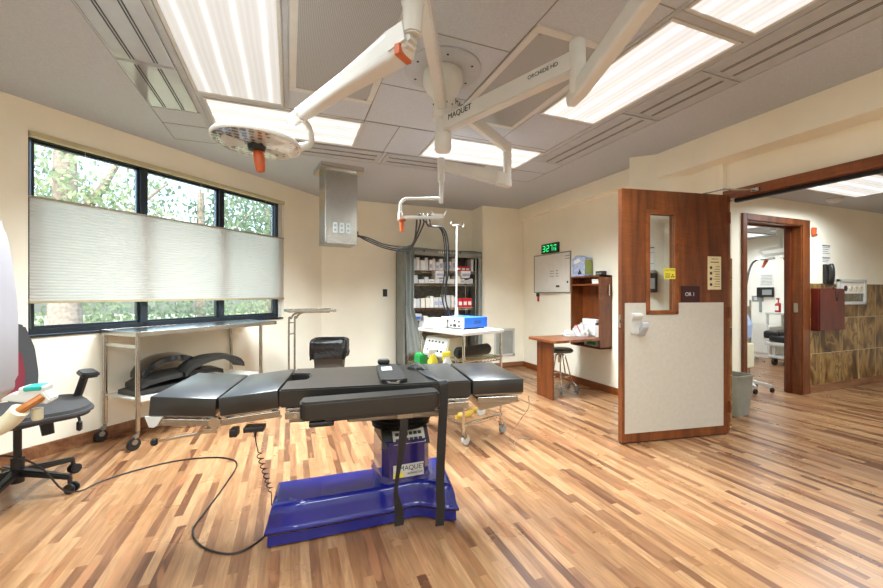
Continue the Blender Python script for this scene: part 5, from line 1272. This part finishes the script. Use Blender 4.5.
b = BM(); box(b, (.005, -.05, -.035), (.045, -.03, .035), .01); obj('strobe_lens', b, M['paper'], fa, 'clear strobe lens')
def notice(label, x, z, w, h, rows_, y=2.9, cat='notice'):
    t = thing('wall_notice', label, cat, (x, y, z)); b = BM(); box(b, (-w / 2, -.003, -h / 2), (w / 2, 0, h / 2)); obj('sheet', b, M['paper'], t)
    b = BM(); box(b, (-w * .46, -.004, h * .36), (w * .46, -.0028, h * .44))
    for k in range(rows_): box(b, (-w * .4, -.0036, h * .25 - k * h * .65 / rows_), (w * (.4 - .1 * (k % 3)), -.0028, h * .25 - k * h * .65 / rows_ + .006))
    obj('print', b, M['ink'], t); return t
notice('upper printed notice on the corridor wall above the black telephone', 6.53, 1.83, .20, .16, 4)
notice('printed notice directly above the black telephone on the corridor wall', 6.53, 1.70, .20, .10, 3)
ph = thing('telephone', 'black wall telephone with hanging coiled cord above the mahogany cabinet', 'telephone', (6.54, 2.9, 1.52))
b = BM(); box(b, (-.09, -.045, -.13), (.09, 0, .13), .01); obj('base', b, M['blackp'], ph)
b = BM(); tube(b, [(-.07, -.075, .12), (-.085, -.095, .06), (-.085, -.095, -.04), (-.06, -.075, -.11)], .028, 10, 4); obj('handset', b, M['blackp'], ph, smooth=True)
b = BM(); box(b, (0, -.05, -.08), (.08, -.044, .08), .002); kp2 = obj('keypad', b, M['grey'], ph)
b = BM()
for r in range(4):
    for k in range(3): box(b, (.008 + k * .024, -.053, -.07 + r * .03), (.024 + k * .024, -.049, -.05 + r * .03))
obj('key', b, M['whitep'], kp2)
pts = [(-.06, -.08, -.11)]
for k in range(90): pts.append((-.055 + .085 * (k / 90) + .012 * math.cos(k * .9), -.10 + .012 * math.sin(k * .9), -.12 - .22 * math.sin(PI * k / 110)))
b = BM(); tube(b, pts, .006, 5); obj('cord', b, M['blackp'], ph)
mcb = thing('wall_box', 'dark red mahogany box cabinet mounted on the corridor wall tiles', 'cabinet', (6.51, 2.884, 0))
b = BM(); box(b, (-.35, -.075, .80), (.215, 0, 1.335), .004); obj('carcass', b, M['mahog'], mcb)
b = BM(); box(b, (-.345, -.092, .805), (.21, -.076, 1.33), .003); obj('door', b, M['mahog'], mcb)
mg = thing('gas_alarm_panel', 'white framed wall panel with four round gauges beside the mahogany cabinet', 'gauge panel', (7.08, 2.884, 1.29))
b = BM()
for a, c in (((-.34, -.03, -.17), (.34, 0, -.13)), ((-.34, -.03, .13), (.34, 0, .17)), ((-.34, -.03, -.17), (-.30, 0, .17)), ((.30, -.03, -.17), (.34, 0, .17))): box(b, a, c, .004)
obj('frame', b, M['whitep'], mg)
b = BM(); box(b, (-.30, -.018, -.02), (.30, 0, .13)); obj('face', b, M['paper'], mg)
b = BM(); box(b, (-.28, -.016, -.13), (.28, 0, -.02)); obj('window', b, M['glass'], mg)
for k in range(4):
    b = BM(); cyl(b, (-.17 + k * .125, -.028, .05), (-.17 + k * .125, -.017, .05), .036, .036, 20, .003); gg = obj('gauge', b, M['ink'] if k == 0 else M['cream'], mg)
    b = BM(); beam(b, (-.17 + k * .125, -.030, .05), (-.155 + k * .125, -.030, .07), .006, .003, bev=0); obj('needle', b, M['redp'], gg)
sd = thing('smoke_detector', 'round white smoke detector on the corridor ceiling', 'smoke detector', (6.05, 2.45, 2.42))
sd.location = (6.13, 2.64, 2.42)
b = BM(); lathe(b, [(.075, 0), (.078, -.012), (.06, -.035), (.03, -.05), (.01, -.052)], seg=24); obj('housing', b, M['whitep'], sd, smooth=True)
b = BM(); lathe(b, [(.045, -.043), (.047, -.040), (.04, -.036)], seg=20); obj('vent_ring', b, M['grey'], sd)
# seen through the vision panel of the door : pier wall faces (3.42,3.17)-(3.83,2.76), normal (-1,-1)
pr = math.radians(-45)
nn = Vector((-.7071, -.7071, 0)); ap = Vector((.7071, -.7071, 0)); pc = Vector((3.42, 3.17, 0))
q = pc + ap * .175
t = thing('wall_notice', 'white notice on the wall seen through the door glass', 'notice', (q.x, q.y, 1.655), pr)
b = BM(); box(b, (-.07, -.003, -.13), (.07, 0, .13)); obj('sheet', b, M['paper'], t)
b = BM(); box(b, (-.06, -.004, .095), (.06, -.0028, .105)); box(b, (-.06, -.004, .045), (.06, -.0028, .049)); box(b, (-.06, -.004, -.07), (.06, -.0028, -.066)); obj('print', b, M['ink'], t)
q = pc + ap * .205
t = thing('soap_dispenser', 'black and white dispenser on the wall seen through the door glass', 'dispenser', (q.x, q.y, 1.40), pr)
b = BM(); box(b, (-.055, -.08, -.12), (.055, 0, .08), .008); obj('housing', b, M['blackp'], t)
b = BM(); box(b, (-.02, -.083, -.08), (.03, -.079, .03), .002); obj('level_window', b, M['grey'], t)
b = BM(); box(b, (-.05, -.05, .08), (.05, 0, .115), .006); obj('bracket', b, M['steel'], t)

# ------------------------------------------------------------------ second operating room beyond the doorway
def T(name, label, cat, loc, parts, rz=0, group=None):
    t = thing(name, label, cat, loc, rz, group)
    for nm, f, mm in parts: b = BM(); f(b); obj(nm, b, mm, t)
    return t
T('surgical_light', 'white surgical light on a ceiling arm in the second operating room', 'surgical light', (8.3, 4.33, 2.45), [
    ('ceiling_mount', lambda b: lathe(b, [(.14, 0), (.14, -.03), (.07, -.05), (.06, -.12)], seg=20), M['white']),
    ('arm', lambda b: (cyl(b, (0, 0, -.05), (0, 0, -.34), .035, seg=12), beam(b, (.03, -.02, -.33), (-.18, .25, -.38), .04, .045), beam(b, (-.18, .25, -.38), (-.12, .2, -.48), .03, .04), beam(b, (-.14, .22, -.48), (.08, -.12, -.44), .035, .05)), M['white']),
    ('lamp_head', lambda b: (lathe(b, [(.02, .03), (.12, .02), (.15, -.02), (.02, -.04)], (-.10, .18, -.53), 24), lathe(b, [(.02, .03), (.11, .02), (.13, -.02), (.02, -.03)], (.08, -.10, -.51), 24)), M['white']),
    ('handle', lambda b: cyl(b, (-.10, .16, -.56), (-.15, .2, -.70), .03, .022, 12), M['orange']), ('handle', lambda b: box(b, (0, -.14, -.57), (.12, -.04, -.53), .01), M['orange'])])
cable('cable', 'dark hose curving from the second room light down to the floor equipment', [(8.16, 4.54, 1.93), (8.1, 4.62, 1.88), (8.0, 4.63, 1.80), (7.9, 4.63, 1.6), (7.75, 4.6, 1.2), (7.6, 4.6, .7)], .016, M['blackp'])
T('wall_notice', 'sheets of printed paper on the far wall of the second operating room', 'notice', (9.3, 5.09, 1.56), [('sheet', lambda b: box(b, (-.004, -.13, -.13), (0, .13, .13)), M['paper']),
    ('print', lambda b: [box(b, (-.006, -.10, -.10 + k * .03), (-.003, .10, -.09 + k * .03)) for k in range(7)], M['grey'])])
T('wall_monitor', 'small black wall device with a grey screen in the second operating room', 'monitor', (9.3, 5.10, 1.30), [('case', lambda b: box(b, (-.06, -.15, -.10), (0, .15, .10), .01), M['blackp']),
    ('screen', lambda b: box(b, (-.064, -.13, -.06), (-.059, .04, .05)), M['grey']), ('bracket', lambda b: box(b, (-.03, .08, -.42), (0, .12, -.09)), M['grey'])])
T('wall_outlet', 'pale outlet plate low on the far wall of the second operating room', 'wall socket', (9.3, 5.26, 1.16), [('plate', lambda b: box(b, (-.008, -.11, -.06), (0, .11, .06), .002), M['grey']), ('socket', lambda b: [box(b, (-.010, -.08 + k * .09, -.03), (-.007, -.03 + k * .09, .03)) for k in range(2)], M['whitep'])])
T('side_table', 'white shelf table against the far wall of the second operating room', 'table', (9.0, 4.62, 0), [('top', lambda b: box(b, (-.25, -.30, .86), (.28, .20, .90), .005), M['whitep']),
    ('leg', lambda b: [box(b, (x, y, 0), (x + .03, y + .03, .86)) for x in (-.24, .24) for y in (-.29, .16)], M['whitep'])])
T('sanitiser_bottle', 'red pump bottle on the white shelf table in the second operating room', 'bottle', (8.95, 4.70, .90), [('body', lambda b: lathe(b, [(.05, 0), (.055, .01), (.055, .16), (.02, .19)], seg=14), M['redp']), ('pump', lambda b: (cyl(b, (0, 0, .18), (0, 0, .26), .012, seg=8), box(b, (-.05, -.012, .25), (.015, .012, .28))), M['redp']), ('label', lambda b: box(b, (-.06, -.03, .04), (-.05, .03, .13)), M['paper'])])
T('glove_box', 'white box with green top on the white shelf table in the second operating room', 'box', (8.98, 4.52, .90), [('body', lambda b: box(b, (-.1, -.12, 0), (.1, .10, .17), .004), M['paper']), ('green_pouch', lambda b: crumple(b, (.07, .09, .10)), M['green'])])
bpy.data.objects[-1] if False else None
for o in bpy.data.objects:
    if o.name.startswith('green_pouch'): o.location = (0, 0, .17)
T('storage_unit', 'low pale grey cabinet in the second operating room beyond the doorway', 'cabinet', (8.9, 4.98, 0), [('carcass', lambda b: box(b, (-.2, -.26, 0), (.26, .26, .62), .01), M['paper']), ('door', lambda b: box(b, (-.215, -.24, .1), (-.2, .24, .68), .004), M['paper']), ('handle', lambda b: box(b, (-.23, -.2, .4), (-.215, -.18, .5)), M['steel'])])
T('stretcher', 'black-cushioned stretcher with white frame in the second operating room', 'stretcher', (8.3, 3.86, 0), [('mattress', lambda b: (box(b, (-.3, -.9, .42), (.3, .5, .52), .03), box(b, (-.28, .35, .46), (.28, .6, .60), .04)), M['black']),
    ('frame', lambda b: box(b, (-.32, -.9, .34), (.32, .55, .40), .01), M['whitep']), ('leg', lambda b: [box(b, (x, y, .10), (x + .04, y + .04, .36)) for x in (-.28, .24) for y in (-.8, .4)], M['whitep']),
    ('base', lambda b: box(b, (-.3, -.85, .12), (.3, .5, .17), .01), M['whitep']), ('caster', lambda b: [cyl(b, (x, y - .02, .06), (x, y + .02, .06), .06, seg=14) for x in (-.26, .26) for y in (-.78, .42)], M['blackp'])])
T('iv_pole', 'steel infusion pole standing in the second operating room', 'infusion pole', (7.95, 4.62, 0), [('pole', lambda b: cyl(b, (0, 0, .05), (0, 0, 1.15), .016, seg=10), M['steel']), ('base', lambda b: [beam(b, (0, 0, .06), (.24 * math.cos(k * 1.57), .24 * math.sin(k * 1.57), .04), .03, .03) for k in range(4)], M['steel']),
    ('hook', lambda b: tube(b, [(0, 0, .95), (-.2, .1, .97), (-.32, .16, .92), (-.36, .18, .75)], .012, 8, 4), M['redp'])])
T('patient_monitor_stand', 'wheeled stand with blue-white gowns and machine just inside the second doorway', 'monitor stand', (5.64, 3.30, 0), [
    ('pole', lambda b: cyl(b, (0, 0, .1), (0, 0, 1.10), .02, seg=12), M['steel']),
    ('base', lambda b: [beam(b, (0, 0, .12), (.24 * math.cos(k * 1.256 + .2), .24 * math.sin(k * 1.256 + .2), .08), .04, .04) for k in range(5)], M['whitep']),
    ('caster', lambda b: [cyl(b, (.24 * math.cos(k * 1.256 + .2), .24 * math.sin(k * 1.256 + .2) - .012, .03), (.24 * math.cos(k * 1.256 + .2), .24 * math.sin(k * 1.256 + .2) + .012, .03), .03, seg=12) for k in range(5)], M['blackp']),
    ('control_box', lambda b: box(b, (-.16, -.06, .30), (.03, .08, .62), .02), M['cream']), ('bag', lambda b: lathe(b, [(.02, .66), (.07, .70), (.08, .86), (.03, 1.0)], (-.07, 0, 0), 14), mat('pale_blue_bag', '#a3b6d6', .5))])

# ------------------------------------------------------------------ world, sun, camera
w = bpy.data.worlds.new('World'); SC.world = w; w.use_nodes = True; nt = w.node_tree
sky = nt.nodes.new('ShaderNodeTexSky'); sky.sky_type = 'NISHITA'; sky.sun_disc = False; sky.sun_elevation = math.radians(50); sky.sun_rotation = math.radians(200)
sky.air_density = 1.0; sky.dust_density = 3.0; sky.ozone_density = 1.0
bg = nt.nodes['Background']; nt.links.new(sky.outputs[0], bg.inputs[0]); bg.inputs[1].default_value = .62
sun = bpy.data.lights.new('sun', 'SUN'); sun.energy = 1.6; sun.angle = .02; sun.color = (1, .96, .88)
so_ = bpy.data.objects.new('sun', sun); COL.objects.link(so_); so_.rotation_euler = (math.radians(42), 0, math.radians(35)); so_.location = (0, -10, 20)

cam = bpy.data.cameras.new('camera'); co = bpy.data.objects.new('camera', cam); COL.objects.link(co); SC.camera = co
cam.sensor_width = 36; cam.sensor_fit = 'HORIZONTAL'; cam.lens = 388 / 883 * 36
cam.clip_start = .05; cam.clip_end = 200
co.location = (0, 0, 1.27); co.rotation_euler = (PI / 2, 0, -math.atan(151.5 / 388)); cam.shift_y = -.5 / 883
SC.view_settings.view_transform = 'Standard'; SC.view_settings.look = 'None'; SC.view_settings.gamma = 1; SC.view_settings.use_curve_mapping = False
SC.view_settings.exposure = .88
